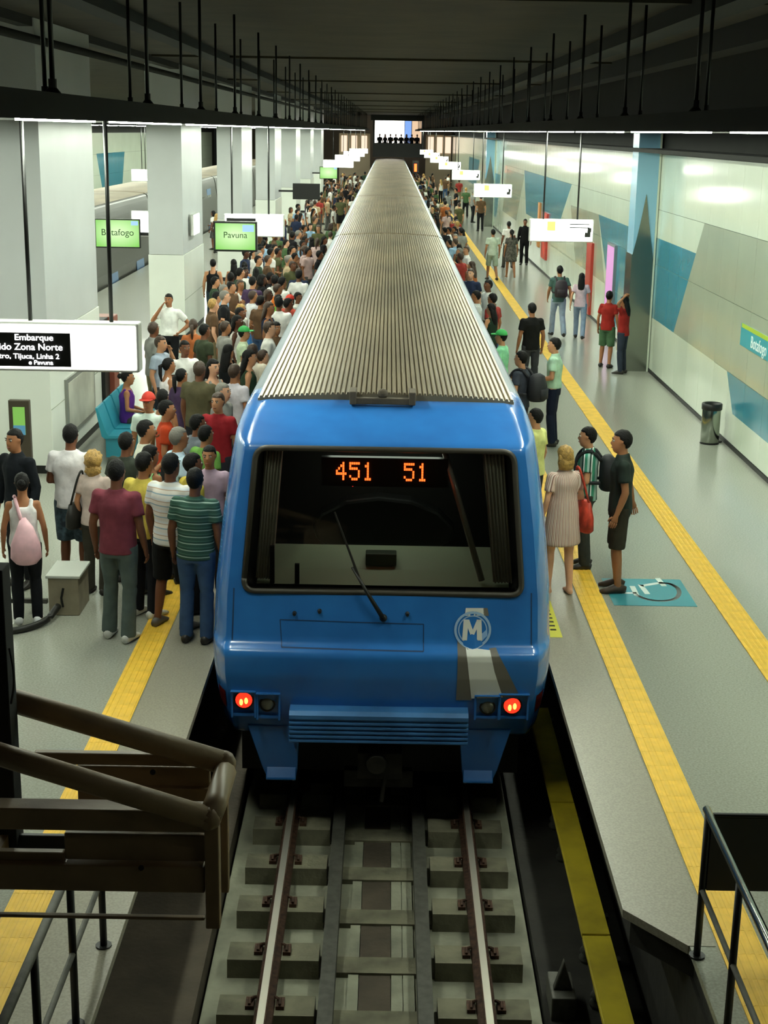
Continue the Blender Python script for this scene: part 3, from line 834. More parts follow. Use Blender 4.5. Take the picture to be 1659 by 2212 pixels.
for k in range(4): add_car(tr2, y, False, k < 2, (1,), body_me2); y += CARL + .3
# ================================================================== SIGNS AND FITTINGS
m_rod = m_black
m_signblack = mat('sign_black', '#161815', .5)
m_txt = glow('sign_text', (1, 1, 1), 5, '#ffffff')
m_dtext = mat('sign_ink', '#20241c', .6)
m_orange = glow('sign_orange', (1, .72, .12), 2.2)
def hanging_sign(x0, x1, y, label, rods, lit=True, style='side', z0=3.25, z1=3.59):
    t = thing('hanging_sign', ((x0 + x1) / 2, y, z0), label, 'sign', 'hanging signs')
    MB().box(x0, x1, y, y + .14, z0, z1).build('sign_box', mat('sign_case', '#c9ccc4', .4), t, bevel=.012)
    MB().box(x0 + .02, x1 - .02, y - .008, y + .002, z0 + .02, z1 - .02).build('lit_face', m_sign, t)
    for rx in rods: MB().tube([(rx, y + .07, z1 - .01), (rx, y + .07, 5.0)], .014, 8).build('hanger_rod', m_rod, t, smooth=True)
    if style == 'side':
        w_ = x1 - x0
        MB().box(x0 + w_ * .27, x0 + w_ * .40, y - .012, y - .004, z0 + .17, z1 - .03).build('yellow_square', m_orange, t)
        b = MB()
        for i in range(2): b.box(x0 + w_ * .62, x0 + w_ * .93, y - .012, y - .004, z1 - .075 - i * .05, z1 - .06 - i * .05)
        b.box(x0 + w_ * .86, x0 + w_ * .95, y - .012, y - .004, z0 + .08, z0 + .15); b.box(x0 + w_ * .90, x0 + w_ * .96, y - .012, y - .004, z0 + .15, z0 + .22)
        b.build('pictogram', m_dtext, t)
    return t
s1 = hanging_sign(-3.05, -1.65, 9.5, 'big bright hanging sign with a black panel of white direction text', (-2.38, -1.84), style='text', z0=3.26)
MB().box(-3.0, -2.10, 9.478, 9.492, 3.295, 3.52).build('black_panel', m_signblack, s1)
cx = -2.42
place_text('sign_text', 'Embarque', .058, m_txt, s1, (cx + .08, 9.475, 3.488), sx=1.1)
place_text('sign_text', 'Sentido Zona Norte', .062, m_txt, s1, (cx, 9.475, 3.425), sx=1.05)
place_text('sign_text', 'Centro, Tijuca, Linha 2', .048, m_txt, s1, (cx, 9.475, 3.363), sx=1.1)
place_text('sign_text', 'e Pavuna', .042, m_txt, s1, (cx + .12, 9.475, 3.322), sx=1.1)
s2 = hanging_sign(-2.52, -1.60, 22.3, 'bright hanging sign with a black panel behind the Pavuna monitor', (-2.4, -1.84), style='plain')
MB().box(-2.48, -2.03, 22.285, 22.293, 3.29, 3.53).build('black_panel', m_signblack, s2)
MB().box(-2.4, -2.2, 22.05, 22.31, 3.40, 3.46).build('monitor_bracket', m_black, s2)
for i, yy in enumerate((37.5, 51, 65, 79, 93, 107)):
    hanging_sign(2.15, 3.13, yy, 'bright hanging sign in the receding row over the side platform', (2.36, 2.88))
hanging_sign(2.15, 3.13, 22.3, 'hanging sign with a yellow square over the side platform, first of its row', (2.36, 2.88))
for yy in (65, 79, 93, 107): hanging_sign(-2.95, -1.60, yy, 'bright hanging sign far down over the crowd', (-2.5, -1.84), style='plain')
hanging_sign(-8.78, -8.15, 50, 'small bright hanging sign beyond the columns', (-8.42, -8.3), style='plain', z0=3.06, z1=3.46)
# lit boxes at the columns
t = thing('lit_box', (-6.12, 36, 1.98), 'white light box on the rear of the column with the green monitor', 'sign')
MB().box(-6.35, -5.85, 36.0, 36.12, 2.24, 2.85).build('case', MATS['sign_case'], t); MB().box(-6.33, -5.87, 35.99, 36.0, 2.26, 2.83).build('lit_face', m_sign, t)
MB().box(-5.9, -5.56, 36.03, 36.09, 2.5, 2.56).build('arm', m_black, t)
t = thing('lit_box', (-4.7, 35.2, 2.1), 'small glowing box as sign glow reflected on the track face of the monitor column', 'sign')  # glowing box added for sign light reflected in the column face
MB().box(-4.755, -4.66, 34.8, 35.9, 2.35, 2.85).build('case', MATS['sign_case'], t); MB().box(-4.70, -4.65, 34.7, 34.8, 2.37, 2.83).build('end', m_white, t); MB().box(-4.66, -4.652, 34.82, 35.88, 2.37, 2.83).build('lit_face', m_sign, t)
# monitors
def monitor(x0, x1, y, z0, z1, xcol, label, txt, on=True, size=.22):
    t = thing('monitor', ((x0 + x1) / 2, y, z0), label, 'monitor')
    MB().box(x0, x1, y, y + .09, z0, z1).build('case', m_black, t, bevel=.012)
    g_ = bpy.data.materials.get('screen_green')
    if not g_:
        g_ = bpy.data.materials.new('screen_green'); g_.use_nodes = True; nt = g_.node_tree; b_ = nt.nodes['Principled BSDF']
        tc = nt.nodes.new('ShaderNodeTexCoord'); gr = nt.nodes.new('ShaderNodeTexGradient'); gr.gradient_type = 'SPHERICAL'; mp = nt.nodes.new('ShaderNodeMapping')
        mp.inputs['Location'].default_value = (-.5 * 1.4, 0, -.55 * 1.4); mp.inputs['Scale'].default_value = (1.4, 0, 1.4)
        nt.links.new(tc.outputs['Generated'], mp.inputs[0]); nt.links.new(mp.outputs[0], gr.inputs[0])
        rp = nt.nodes.new('ShaderNodeValToRGB'); rp.color_ramp.elements[0].color = (.22, .62, .10, 1); rp.color_ramp.elements[1].color = (.75, 1, .55, 1)
        nt.links.new(gr.outputs[0], rp.inputs[0]); nt.links.new(rp.outputs[0], b_.inputs['Emission Color']); b_.inputs['Emission Strength'].default_value = 1.1
        b_.inputs['Base Color'].default_value = (.02, .03, .02, 1); b_.inputs['Roughness'].default_value = .3
    if on:
        MB().box(x0 + .03, x1 - .03, y - .004, y + .002, z0 + .03, z1 - .03).build('screen', g_, t)
        MB().box(x1 - .22, x1 - .05, y - .008, y - .003, z1 - .15, z1 - .05).build('screen_logo', glow('logo_blue', (.35, .6, 1), 1.2), t)
        if txt: place_text('screen_text', txt, size, mat('screen_ink', '#2c5a1c', .6), t, ((x0 + x1) / 2, y - .006, (z0 + z1) / 2 + .02))
    if size > .2: MB().box(min(xcol, x0 + .3), max(xcol, x0 + .3), y + .09, y + .15, z0 + .3, z0 + .38).build('wall_arm', m_black, t)
    return t
monitor(-2.64, -1.98, 21.95, 3.05, 3.50, -2.95, 'green monitor reading Pavuna hanging in front of a bright sign', 'Pavuna', size=.13)
monitor(-7.16, -6.05, 35.5, 1.98, 2.68, -5.58, 'green monitor reading Botafogo on the far side of its column', 'Botafogo')
monitor(-4.15, -2.98, 63.0, 1.95, 2.62, -4.76, 'switched-off dark monitor above the crowd', '', False)
monitor(-4.3, -3.2, 90.3, 1.95, 2.68, -4.76, 'small green monitor far down the island platform', '')
# poster, totem, fire cabinet by the first column
t = thing('framed_poster', (-4.75, 21.9, .3), 'framed grey poster on the side of the first column', 'poster')
MB().box(-4.755, -4.72, 20.95, 23.0, .33, 1.22).build('frame', mat('frame_grey', '#8d8f88', .4, .4), t)
MB().box(-4.72, -4.712, 21.05, 22.9, .40, 1.15).build('print', mat('poster_grey', '#b5b4a8', .3, nscale=2, namp=.2), t)
t = thing('info_totem', (-4.93, 19.0, 0), 'narrow dark totem with a green and blue screen in front of the first column', 'totem')
MB().box(-5.08, -4.80, 19.0, 19.1, 0, 1.27).build('body', mat('totem_bronze', '#4e463a', .4, .3), t, bevel=.01)
MB().box(-5.02, -4.86, 18.99, 19.0, .80, 1.18).build('screen', glow('totem_green', (.25, .6, .1), .8), t)
MB().box(-5.02, -4.86, 18.985, 18.995, .80, .93).build('blue_band', glow('totem_blue', (.1, .35, .5), .7), t)
t = thing('fire_cabinet', (-4.85, 24.1, 0), 'tall red fire cabinet and black gap-shadow block at the end of the first column', 'cabinet')
MB().box(-5.2, -4.7, 23.74, 24.15, 0, 1.75).build('gap_shadow_block', m_black, t, bevel=.01)  # black block stands for the shadow in the gap at the column end
MB().box(-5.2, -4.62, 24.16, 24.6, 0, 1.75).build('red_door', mat('cabinet_red', '#8a4a3a', .4), t, bevel=.01)
# teal seats
m_seat = mat('seat_teal', '#2f8fa4', .35)
b = MB(); prf = [(0, .40), (.42, .43), (.44, .46), (.05, .45), (.02, .50), (-.10, .86), (-.13, .86), (-.05, .44)]
b.prism(prf, 'x', -.24, .24); b.box(-.2, .2, .0, .4, .12, .40)
seat_me = b.mesh('seat_shell', m_seat)
leg_me = MB().box(-.03, .03, .1, .2, 0, .12).mesh('seat_leg', m_strip)
for i in range(4):
    t = thing('platform_chair', (-4.12, 20.9 + i * .56, 0), 'teal moulded chair in the row beside the first column', 'chair', 'teal platform chairs')
    t.rotation_euler.z = R(-90)
    inst('seat_shell', seat_me, t); inst('seat_leg', leg_me, t)
# station sign on the wall
t = thing('station_sign', (5.55, 21.5, 1.7), 'teal station name sign with a green stripe on the sage wall panels', 'sign')
MB().box(5.545, 5.567, 18.6, 22.5, 1.70, 2.04).build('sign_plate', mat('sign_teal', '#2f98a6', .3), t)
MB().box(5.543, 5.55, 18.6, 22.45, 1.98, 2.045).build('green_stripe', mat('sign_lime', '#a8c33a', .3), t)
place_text('sign_text', 'Botafogo', .26, mat('sign_letter', '#eef3f0', .4), t, (5.543, 21.35, 1.83), rot=(math.pi / 2, 0, -math.pi / 2))
# adverts on the wall
def advert(ya, yb, z0, z1, m, label, X=5.56, emis=False):
    t = thing('wall_advert', (X, ya, z0), label, 'advert')
    MB().box(X - .06, X + .009, ya, yb, z0, z1).build('frame', m if not emis else mat('ad_frame', '#8a8f92', .4, .5), t)
    MB().box(X - .066, X - .058, ya + .06, yb - .06, z0 + .06, z1 - .06).build('print', m, t)
    return t
advert(35.4, 36.6, .30, 2.25, glow('ad_pink', (.95, .42, .85), .8), 'glowing pink upright light panel on the teal wall shape', emis=True)
MB_red = mat('ad_red', '#b03326', .4)
advert(39.4, 40.4, .07, 2.0, MB_red, 'tall red framed advert on the wall past the pink panel')
advert(51.0, 52.6, .55, 2.15, mat('ad_red2', '#c4443a', .4, nscale=2, namp=.5), 'red mottled advert behind the first hanging sign')
advert(53.6, 54.2, .8, 2.4, mat('ad_orange', '#c98a50', .4), 'narrow orange advert on the far wall panels')
# litter bin
t = thing('litter_bin', (5.33, 23.0, 0), 'stainless steel litter bin with a black rim by the panelled wall', 'bin')
MB().lathe([(.14, .02), (.15, .03), (.15, .60), (.145, .61)], (5.30, 23.0, 0), 22).build('drum', m_chrome, t, smooth=True)
MB().lathe([(.155, .56), (.165, .57), (.165, .66), (.15, .67), (.12, .66), (.115, .62)], (5.30, 23.0, 0), 22).build('rim', m_black, t, smooth=True)
MB().lathe([(.155, 0), (.155, .02)], (5.30, 23.0, 0), 22).build('foot', m_black, t)
MB().tube([(5.47, 23.15, 0), (5.47, 23.15, .62), (5.44, 23.1, .64)], .018, 8).build('stand', m_chrome, t)
MB().lathe([(.08, 0), (.08, .02)], (5.46, 23.14, 0), 12).build('stand_foot', m_black, t)
# ------------------------------------------------------------------ platform-end railings
def railing(sx, X, label, gate=True):
    t = thing('platform_railing', (X, 7.0, 0), label, 'railing')
    for yy in (7.8, 7.0, 6.2, 5.4):
        MB().tube([(X, yy, 0), (X, yy, .95)], .022, 8).build('post', m_black, t, smooth=True)
        MB().lathe([(.05, 0), (.05, .012)], (X, yy, 0), 10).build('post_foot', m_black, t)
    MB().tube([(X, 7.85, .96), (X, 4.6, .96)], .025, 10).build('top_rail', m_chrome if sx > 0 else m_strip, t, smooth=True)
    MB().tube([(X, 7.8, .45), (X, 4.6, .45)], .018, 8).build('mid_rail', m_strip, t, smooth=True)
    if gate:
        MB().box(min(X + sx * .02, X + sx * 1.25), max(X + sx * .02, X + sx * 1.25), 7.78, 7.81, .46, .94).build('gate_panel', m_black, t)
        MB().tube([(X + sx * .03, 7.795, .95), (X + sx * 1.25, 7.795, .95)], .016, 8).build('gate_rail', m_black, t)
        MB().tube([(X + sx * 1.24, 7.795, 0), (X + sx * 1.24, 7.795, .95)], .02, 8).build('gate_post', m_black, t)
    return t
railing(1, 1.96, 'platform-end railing with a black gate panel beside the third rail')
railing(-1, -1.67, 'platform-end railing below the brown steel gantry', False)
# ------------------------------------------------------------------ brown steel gantry in the foreground
gt = thing('steel_gantry', (-1.5, 5.5, 0), 'brown painted steel gantry with sloping tubes reaching over the track', 'gantry')
YF, YB = 5.3, 5.75
def q(px_, py_, Y): return aty(px_, py_, Y)
def gb(name, p0, p1, r, m=m_brown): return MB().tube([p0, p1], r, 12).build(name, m, gt, smooth=True)
a0, a1 = q(-260, 1428, YB), q(484, 1648, YB)
b0, b1 = q(-260, 1550, YF), q(452, 1768, YF)
gb('upper_tube', a0, a1, .052); gb('lower_tube', b0, b1, .047)
MB().tube([a1, q(486, 1668, YB - .05), q(466, 1735, YF + .08), b1], .05, 10).build('end_tube', mat('brown_light', '#a08a6a', .45), gt, smooth=True)
MB().ball(a1, .054).build('tube_cap', m_brown, gt, smooth=True); MB().ball(b1, .05).build('tube_cap', m_brown, gt, smooth=True)
def plate(name, pa, pb, Y, th, m=m_brown, bev=.006):
    A, B = q(pa[0], pa[1], Y), q(pb[0], pb[1], Y)
    return MB().box(min(A.x, B.x), max(A.x, B.x), Y, Y + th, min(A.z, B.z), max(A.z, B.z)).build(name, m, gt, bevel=bev)
plate('front_post', (440, 1755), (475, 2008), YF, .06)
plate('front_beam', (-260, 1742), (446, 1800), YF + .01, .10)
plate('front_web', (138, 1800), (446, 1862), YF + .05, .04)
plate('front_web', (-260, 1836), (138, 1862), YF + .05, .04)
plate('inner_box', (-260, 1800), (446, 1862), YF + .30, .03, m_black)
plate('lower_flange', (-260, 1862), (442, 1930), YF + .02, .10)
plate('lower_bar', (-260, 1972), (442, 1990), YF + .02, .03)
plate('back_plate', (72, 1626), (466, 1658), YB + .03, .04)
plate('back_beam', (165, 1654), (455, 1800), YB + .05, .04)
plate('back_rib', (165, 1700), (455, 1708), YB + .02, .04)
plate('end_plate', (474, 1700), (494, 1930), YF + .34, .05)
sp = q(15, 1600, 5.62)
MB().box(-2.05, -1.95, 5.36, 5.46, 0, 3.1).build('support_post', m_beam, gt, bevel=.005)
MB().box(-2.05, sp.x, 5.40, 5.62, 1.86, 1.92).build('cross_bar', m_brown, gt)
MB().box(sp.x - .04, sp.x + .035, 5.56, 5.68, 1.86, 3.1).build('support_post', m_beam, gt, bevel=.005)
MB().tube(smooth_pts([q(20, 1400, 5.55), q(28, 1440, 5.54), q(30, 1480, 5.54), q(24, 1520, 5.54)], 5), .005, 6).build('loose_wire', m_black, gt)
for pp in ((330, 1668), (305, 1875)): MB().tube([q(pp[0], pp[1], YF), q(pp[0], pp[1], YF + .06)], .012, 8).build('bolt', m_black, gt)
# ------------------------------------------------------------------ concrete box with hose and bar
t = thing('utility_box', (-3.25, 13.95, 0), 'low beige metal box with a white top standing beside the tactile strip', 'box')
MB().box(-3.41, -3.10, 13.92, 14.42, 0, .40).build('box_body', mat('box_beige', '#8f8570', .6, nscale=6, namp=.15), t, bevel=.008)
MB().box(-3.43, -3.08, 13.90, 14.44, .40, .43).build('box_lid', mat('box_lid', '#cfd2ca', .4), t, bevel=.006)
MB().tube([(-3.26, 13.90, .1), (-3.27, 13.88, .2), (-3.25, 13.9, .3)], .012, 6).build('latch', m_black, t)
o = MB().tube(smooth_pts([(-3.3, 13.86, .12), (-3.38, 13.6, .05), (-3.6, 13.36, .035), (-3.9, 13.33, .035), (-4.2, 13.4, .036), (-4.5, 13.55, .036)], 6), .035, 10).build('hose', m_rubber, loc=(-3.5, 13.7, 0), smooth=True)
tag(o, 'black hose curling over the floor beside the beige box', 'hose')
t = thing('barrier_bar', (-3.8, 13.95, 0), 'low grey barrier bar fixed beside the beige box', 'barrier')
MB().box(-4.6, -3.43, 13.93, 13.98, .12, .165).build('bar', m_strip, t)
for xx in (-4.5, -3.55): MB().box(xx, xx + .04, 13.93, 13.98, 0, .12).build('bar_foot', m_strip, t)
# fill lamps added near the camera to brighten the gantry
for xx in (-2.6, 2.6):
    t = thing('added_fill_lamp', (xx, 2.6, 6.1), 'added dim fill lamp over the near end of the ' + ('island platform' if xx < 0 else 'side platform'), 'lamp')
    MB().box(xx - .6, xx + .6, 2.5, 2.7, 6.14, 6.239).build('lamp_body', m_white, t)
    MB().box(xx - .58, xx + .58, 2.52, 2.68, 6.10, 6.14).build('diffuser', glow('fill_glow', (1, .95, .8), 12, '#ffffff'), t)
# far signal
t = thing('signal', (2.05, 118, 0), 'small signal showing an orange light beside the far end of the train', 'signal')
MB().tube([(2.05, 118, 0), (2.05, 118, 1.6)], .05, 8).build('post', m_black, t); MB().box(1.8, 2.3, 117.95, 118.2, 1.5, 2.6).build('head', m_black, t); MB().box(1.95, 2.15, 117.9, 117.95, 1.75, 2.35).build('lamp', m_led, t)
# ================================================================== PEOPLE
SKINS = [mat('skin_%d' % i, c, .55, spec=.35, nscale=7, namp=.06) for i, c in enumerate(('#d9a585', '#c08a66', '#a06c4a', '#754932', '#553424'))]
m_eye = mat('eye_white', '#a8a096', .4); m_iris = mat('iris', '#1c120c', .2); m_lip = mat('lips', '#8a4a40', .5); m_brow = mat('brow', '#1a120d', .8)
HAIRS = {'black': mat('hair_black', '#0b0908', .65, spec=.25, bump=.5, bscale=60), 'brown': mat('hair_brown', '#3b281a', .5, bump=.5, bscale=60), 'blonde': mat('hair_blonde', '#b08a48', .5, nscale=30, namp=.3, bump=.6, bscale=60), 'grey': mat('hair_grey', '#7b776f', .6, bump=.5, bscale=60), 'redcap': mat('cap_red', '#c8321f', .7), 'greencap': mat('cap_green', '#3fae5a', .7), 'whitecap': mat('cap_white', '#d8d8d4', .7)}
PH = [bpy.data.materials.new('slot_%d' % i) for i in range(6)]
ARMS = {'down': ((.235, -.03, 1.13), (.25, .05, .89)), 'fwd': ((.245, .0, 1.14), (.12, .24, 1.08)), 'phone': ((.30, .12, 1.24), (.125, .12, 1.50)), 'akimbo': ((.37, -.10, 1.16), (.205, .03, 1.02)),
        'up': ((.31, .05, 1.60), (.12, -.02, 1.74)), 'strap': ((.26, -.02, 1.14), (.15, .15, 1.26)), 'swingf': ((.24, .05, 1.14), (.235, .20, .94)), 'swingb': ((.25, -.13, 1.16), (.27, -.17, .91)), 'out': ((.27, -.10, 1.14), (.33, -.16, .90)), 'fold': ((.25, .04, 1.15), (-.02, .20, 1.17))}
LEGS = {'stand': [((.10, .015, .50), (.105, -.02, .085))] * 2, 'apart': [((.13, .015, .50), (.17, -.02, .085))] * 2,
        'walk': [((.10, .16, .52), (.10, .22, .09)), ((.10, -.05, .50), (.105, -.30, .12))], 'contra': [((.11, .06, .505), (.13, .03, .085)), ((.10, .0, .50), (.10, -.06, .085))],
        'sit': [((.11, .42, .94), (.11, .44, .51))] * 2}
def vround(me, mi_map, b, smoothing=True, fold=0.0, seed=0):
    """append an evaluated mesh to a builder"""
    vs = [v.co.copy() for v in me.vertices]
    if fold:
        for v in vs:
            n_ = mnoise.noise(Vector((v.x * 9 + seed, v.y * 9, v.z * 6))) + .5 * mnoise.noise(Vector((v.x * 22, v.y * 22 + seed, v.z * 9)))
            r_ = Vector((v.x, v.y, 0)); r_ = r_.normalized() if r_.length > 1e-4 else Vector((0, 0, 0))
            v += r_ * (fold * n_)
    b.add(vs, [tuple(p.vertices) for p in me.polygons], mi_map)
def remesh(b, vox, it=3):
    me = b.mesh('r')
    r_ = evaluated(me, [('REMESH', dict(mode='VOXEL', voxel_size=vox)), ('SMOOTH', dict(factor=.5, iterations=it))])
    bpy.data.meshes.remove(me)
    return r_
PC = {}
def rotz(p, a, c_=(0, 0)):
    x, y = p[0] - c_[0], p[1] - c_[1]
    return Vector((c_[0] + x * math.cos(a) - y * math.sin(a), c_[1] + x * math.sin(a) + y * math.cos(a), p[2]))
def make_person(sex='m', arms=('down', 'down'), legs='stand', top='tee', bottom='trousers', hair='short', yaw=0.0, lean=0.0, vox=.017, heavy=1.0, merged=False, nod=0.0):
    key = (sex, arms, legs, top, bottom, hair, yaw, lean, vox, heavy, merged, nod)
    if key in PC: return PC[key]
    fm = sex == 'f'
    drop = .43 if legs == 'sit' else 0.0
    shw = (.155 if fm else .175) * (1 + (heavy - 1) * .5)
    L_ = lambda z: lean * (z - .95)
    D = Vector((0, 0, -drop))
    def P_(x, y, z): return Vector((x, y + L_(max(z, .95)), z)) + D
    hips = [Vector((s_ * .09, 0, .92)) + D for s_ in (-1, 1)]
    J = {}
    for i, s_ in enumerate((-1, 1)):
        e, w_ = ARMS[arms[i]]
        k_ = .9 if fm else 1.0
        J[s_] = [P_(s_ * shw, 0, 1.395), P_(s_ * e[0] * (.93 if fm else 1), e[1], e[2]), P_(s_ * w_[0] * (.95 if fm else 1), w_[1], w_[2])]
        kn, an = LEGS[legs][i]
        J['k%d' % s_] = [hips[i], Vector((s_ * kn[0], kn[1], kn[2])) + D, Vector((s_ * an[0], an[1], an[2])) + D]
    HC = P_(0, .025, 1.625)
    def H(x, y, z):
        y2 = y * math.cos(nod) + z * math.sin(nod); z2 = z * math.cos(nod) - y * math.sin(nod)
        return HC + rotz((x, y2, z2), yaw)
    # ---- body
    b = MB()
    tz = [.86, .95, 1.08, 1.22, 1.34, 1.42, 1.46]
    tr_ = [(.150, .105), (.158, .112), (.128 if fm else .142, .095), (.140 if fm else .158, .105), (.150 if fm else .170, .112), (.105 if fm else .118, .082), (.068, .062)]
    tr_ = [(a * heavy, c_ * heavy) if i_ < 5 else (a, c_) for i_, (a, c_) in enumerate(tr_)]
    b.tube([P_(0, 0, z) for z in tz], tr_, 14)
    b.tube([P_(0, -.012, 1.42), P_(0, .0, 1.50), P_(0, .015, 1.58)], [.068, .054, .056], 12)
    for s_ in (-1, 1):
        S_, E_, W_ = J[s_]
        k_ = .86 if fm else 1.0
        b.ball(S_, .050 * k_, None, 10, 6)
        b.tube([P_(s_ * .06, 0, 1.385), S_, S_.lerp(E_, .35), E_], [.058 * k_, .051 * k_, .047 * k_, .041 * k_], 10)
        b.ball(E_, .042 * k_, None, 8, 6)
        b.tube([E_, E_.lerp(W_, .3), W_], [.041 * k_, .042 * k_, .028 * k_], 10)
        d = (W_ - E_).normalized()
        l = Vector((0, 1, 0)); l = (l - d * l.dot(d)); l = l.normalized() if l.length > .2 else Vector((0, 0, 1))
        nn = d.cross(l).normalized()
        b.tube([W_ - d * .01, W_ + d * .03, W_ + d * .085], [(.024, .026), (.02, .04), (.016, .042)], 10, ref=tuple(l))
        J['h%d' % s_] = (W_, d, l, nn)
        hp, kn, an = J['k%d' % s_]
        b.tube([hp + Vector((0, 0, .03)), hp.lerp(kn, .3), kn], [.088 * heavy, .08 * heavy, .056], 12)
        b.ball(kn, .056, None, 10, 6)
        b.tube([kn, kn.lerp(an, .3), an], [.054, .056, .036], 10)
        fd = Vector((s_ * .12, 1, 0)).normalized()
        b.tube([an + Vector((0, 0, .02)), an + fd * .0 + Vector((0, 0, -.03))], [.04, .042], 10)
        b.tube([an - fd * .06 + Vector((0, 0, -.045)), an + fd * .06 + Vector((0, 0, -.045)), an + fd * .17 + Vector((0, 0, -.06))], [(.034, .032), (.042, .034), (.036, .018)], 10, ref=(0, 0, 1))
    # head
    hz = [-.118, -.10, -.06, -.01, .05, .09, .115]
    hr = [(.028, .032), (.047, .058), (.062, .082), (.071, .094), (.073, .097), (.058, .076), (.028, .036)]
    ho = [.038, .026, .012, .0, -.008, -.010, -.010]
    v = []
    for z, r_, o_ in zip(hz, hr, ho):
        for k_ in range(14):
            a = 2 * math.pi * k_ / 14; v.append(H(r_[0] * math.cos(a), o_ + r_[1] * math.sin(a), z))
    f = [(i * 14 + k_, i * 14 + (k_ + 1) % 14, (i + 1) * 14 + (k_ + 1) % 14, (i + 1) * 14 + k_) for i in range(6) for k_ in range(14)]
    f += [tuple(range(13, -1, -1)), tuple(84 + k_ for k_ in range(14))]
    b.add(v, f)
    b.tube([H(0, .085, .025), H(0, .106, -.018), H(0, .09, -.034)], [.010, .017, .012], 8)
    for s_ in (-1, 1): b.tube([H(s_ * .068, -.012, .01), H(s_ * .084, -.018, .012)], [(.024, .03), (.016, .026)], 8)
    rb = remesh(b, vox)
    B = MB(); vround(rb, PH[0], B)
    bpy.data.meshes.remove(rb)
    # fingers
    for s_ in (-1, 1):
        W_, d, l, nn = J['h%d' % s_]
        inn = nn if nn.x * -s_ > 0 else -nn
        for i, (o_, ln) in enumerate(((-.031, .058), (-.011, .068), (.010, .074), (.030, .068))):
            p0 = W_ + d * .075 + l * o_; p1 = p0 + d * ln * .55 + inn * .004; p2 = p1 + d * ln * .4 + inn * .022
            B.tube([p0, p1, p2], [.0095, .009, .007], 6, PH[0])
        p0 = W_ + d * .03 + l * .034; B.tube([p0, p0 + d * .03 + l * .02 + inn * .012, p0 + d * .058 + l * .022 + inn * .02], [.012, .0105, .008], 6, PH[0])
    for s_ in (-1, 1):
        c_ = H(s_ * .031, .080, .014); B.ball(c_, .0125, m_eye, 8, 6); B.ball(H(s_ * .031, .0885, .014), .0062, m_iris, 6, 5)
        B.tube([H(s_ * .014, .094, .033), H(s_ * .048, .083, .035)], .0045, 5, m_brow)
    B.tube([H(-.024, .086, -.062), H(0, .097, -.06), H(.024, .086, -.062)], [(.004, .004), (.006, .008), (.004, .004)], 6, m_lip)
    parts = {}
    # ---- hair
    hb = MB()
    def hball(c_, r_, seg=24, rings=18, cutf=None, amp=.006, freq=30):
        v = []; T = MB(); T.ball((0, 0, 0), r_, None, seg, rings)
        for p in T.v:
            q_ = Vector(p) + Vector(c_)
            n_ = mnoise.noise(Vector(p) * freq)
            q_ = q_ + Vector(p).normalized() * (amp * n_)
            if cutf: q_ = cutf(q_)
            v.append(H(*q_))
        hb.add(v, T.f)
    def face_cut(q_):
        # pull the fringe in behind the face
        u_ = min(1, max(0, (q_.y + .035) / .075))
        thr = .068 * u_ - .03 * (1 - u_) if q_.y > -.035 else -.085
        if q_.z < thr: q_ = Vector((q_.x * .78, (q_.y + .01) * .78 - .01, q_.z * .9))
        return q_
    if hair in ('short', 'cap'):
        hball((0, -.012, .022), (.082, .106, .108), cutf=face_cut)
    elif hair == 'long':
        hball((0, -.012, .020), (.086, .11, .112), cutf=face_cut)
        hb.tube([H(0, -.05, .05), H(0, -.075, -.06), HC + Vector((0, -.115, -.19)), HC + Vector((0, -.125, -.30)), HC + Vector((0, -.12, -.36))], [(.075, .05), (.088, .055), (.095, .045), (.08, .035), (.04, .02)], 12)
    elif hair == 'bob':
        hball((0, -.014, .015), (.094, .114, .118), cutf=face_cut, amp=.012)
        hb.tube([H(0, -.04, .03), H(0, -.05, -.07), H(0, -.05, -.14)], [(.09, .07), (.102, .075), (.085, .06)], 12)
    elif hair == 'curly':
        hball((0, -.018, .015), (.11, .125, .125), 20, 14, face_cut, .03, 22)
        hball((0, -.05, -.09), (.10, .075, .085), 16, 10, None, .03, 25)
    elif hair == 'bun':
        hball((0, -.012, .022), (.082, .106, .108), cutf=face_cut); hball((0, -.125, .03), (.045, .045, .045))
    elif hair == 'pony':
        hball((0, -.012, .022), (.082, .106, .108), cutf=face_cut)
        hb.tube([H(0, -.10, .03), H(0, -.15, .0), HC + rotz((0, -.15, -.12), yaw), HC + rotz((0, -.13, -.24), yaw)], [.02, .035, .032, .012], 8)
    if hair == 'cap':
        cb = MB()
        T = MB(); T.ball((0, 0, 0), (.09, .112, .10), None, 16, 12)
        v = []
        for p in T.v:
            z = max(p[2], -.005); v.append(H(p[0], p[1] - .008, z + .045))
        cb.add(v, T.f)
        brim = []
        for k_ in range(9):
            a = math.pi * (.12 + .76 * k_ / 8); brim.append((.088 * math.cos(a), .10 + .085 * math.sin(a)))
        pl = [(.08, .05)] + brim + [(-.08, .05)]
        n_ = len(pl)
        cb.add([H(x, y, .045) for x, y in pl] + [H(x, y - .004, .055) for x, y in pl], [tuple(range(n_)), tuple(range(2 * n_ - 1, n_ - 1, -1))] + [(i, (i + 1) % n_, n_ + (i + 1) % n_, n_ + i) for i in range(n_)])
        parts['cap'] = cb
    parts['hair'] = hb
    # ---- top
    t = MB()
    hem = {'tee': .86, 'polo': .86, 'tank': .90, 'long': .86, 'dress': .93, 'tucked': .95, 'halter': .93}.get(top, .86)
    hh = heavy
    zs = [(hem, .178, .130), (hem + .08, .176, .128), (1.09, .148 if fm else .166, .115), (1.22, .156 if fm else .172, .122), (1.33, .168 if fm else .184, .128), (1.39, .150 if fm else .166, .108)]
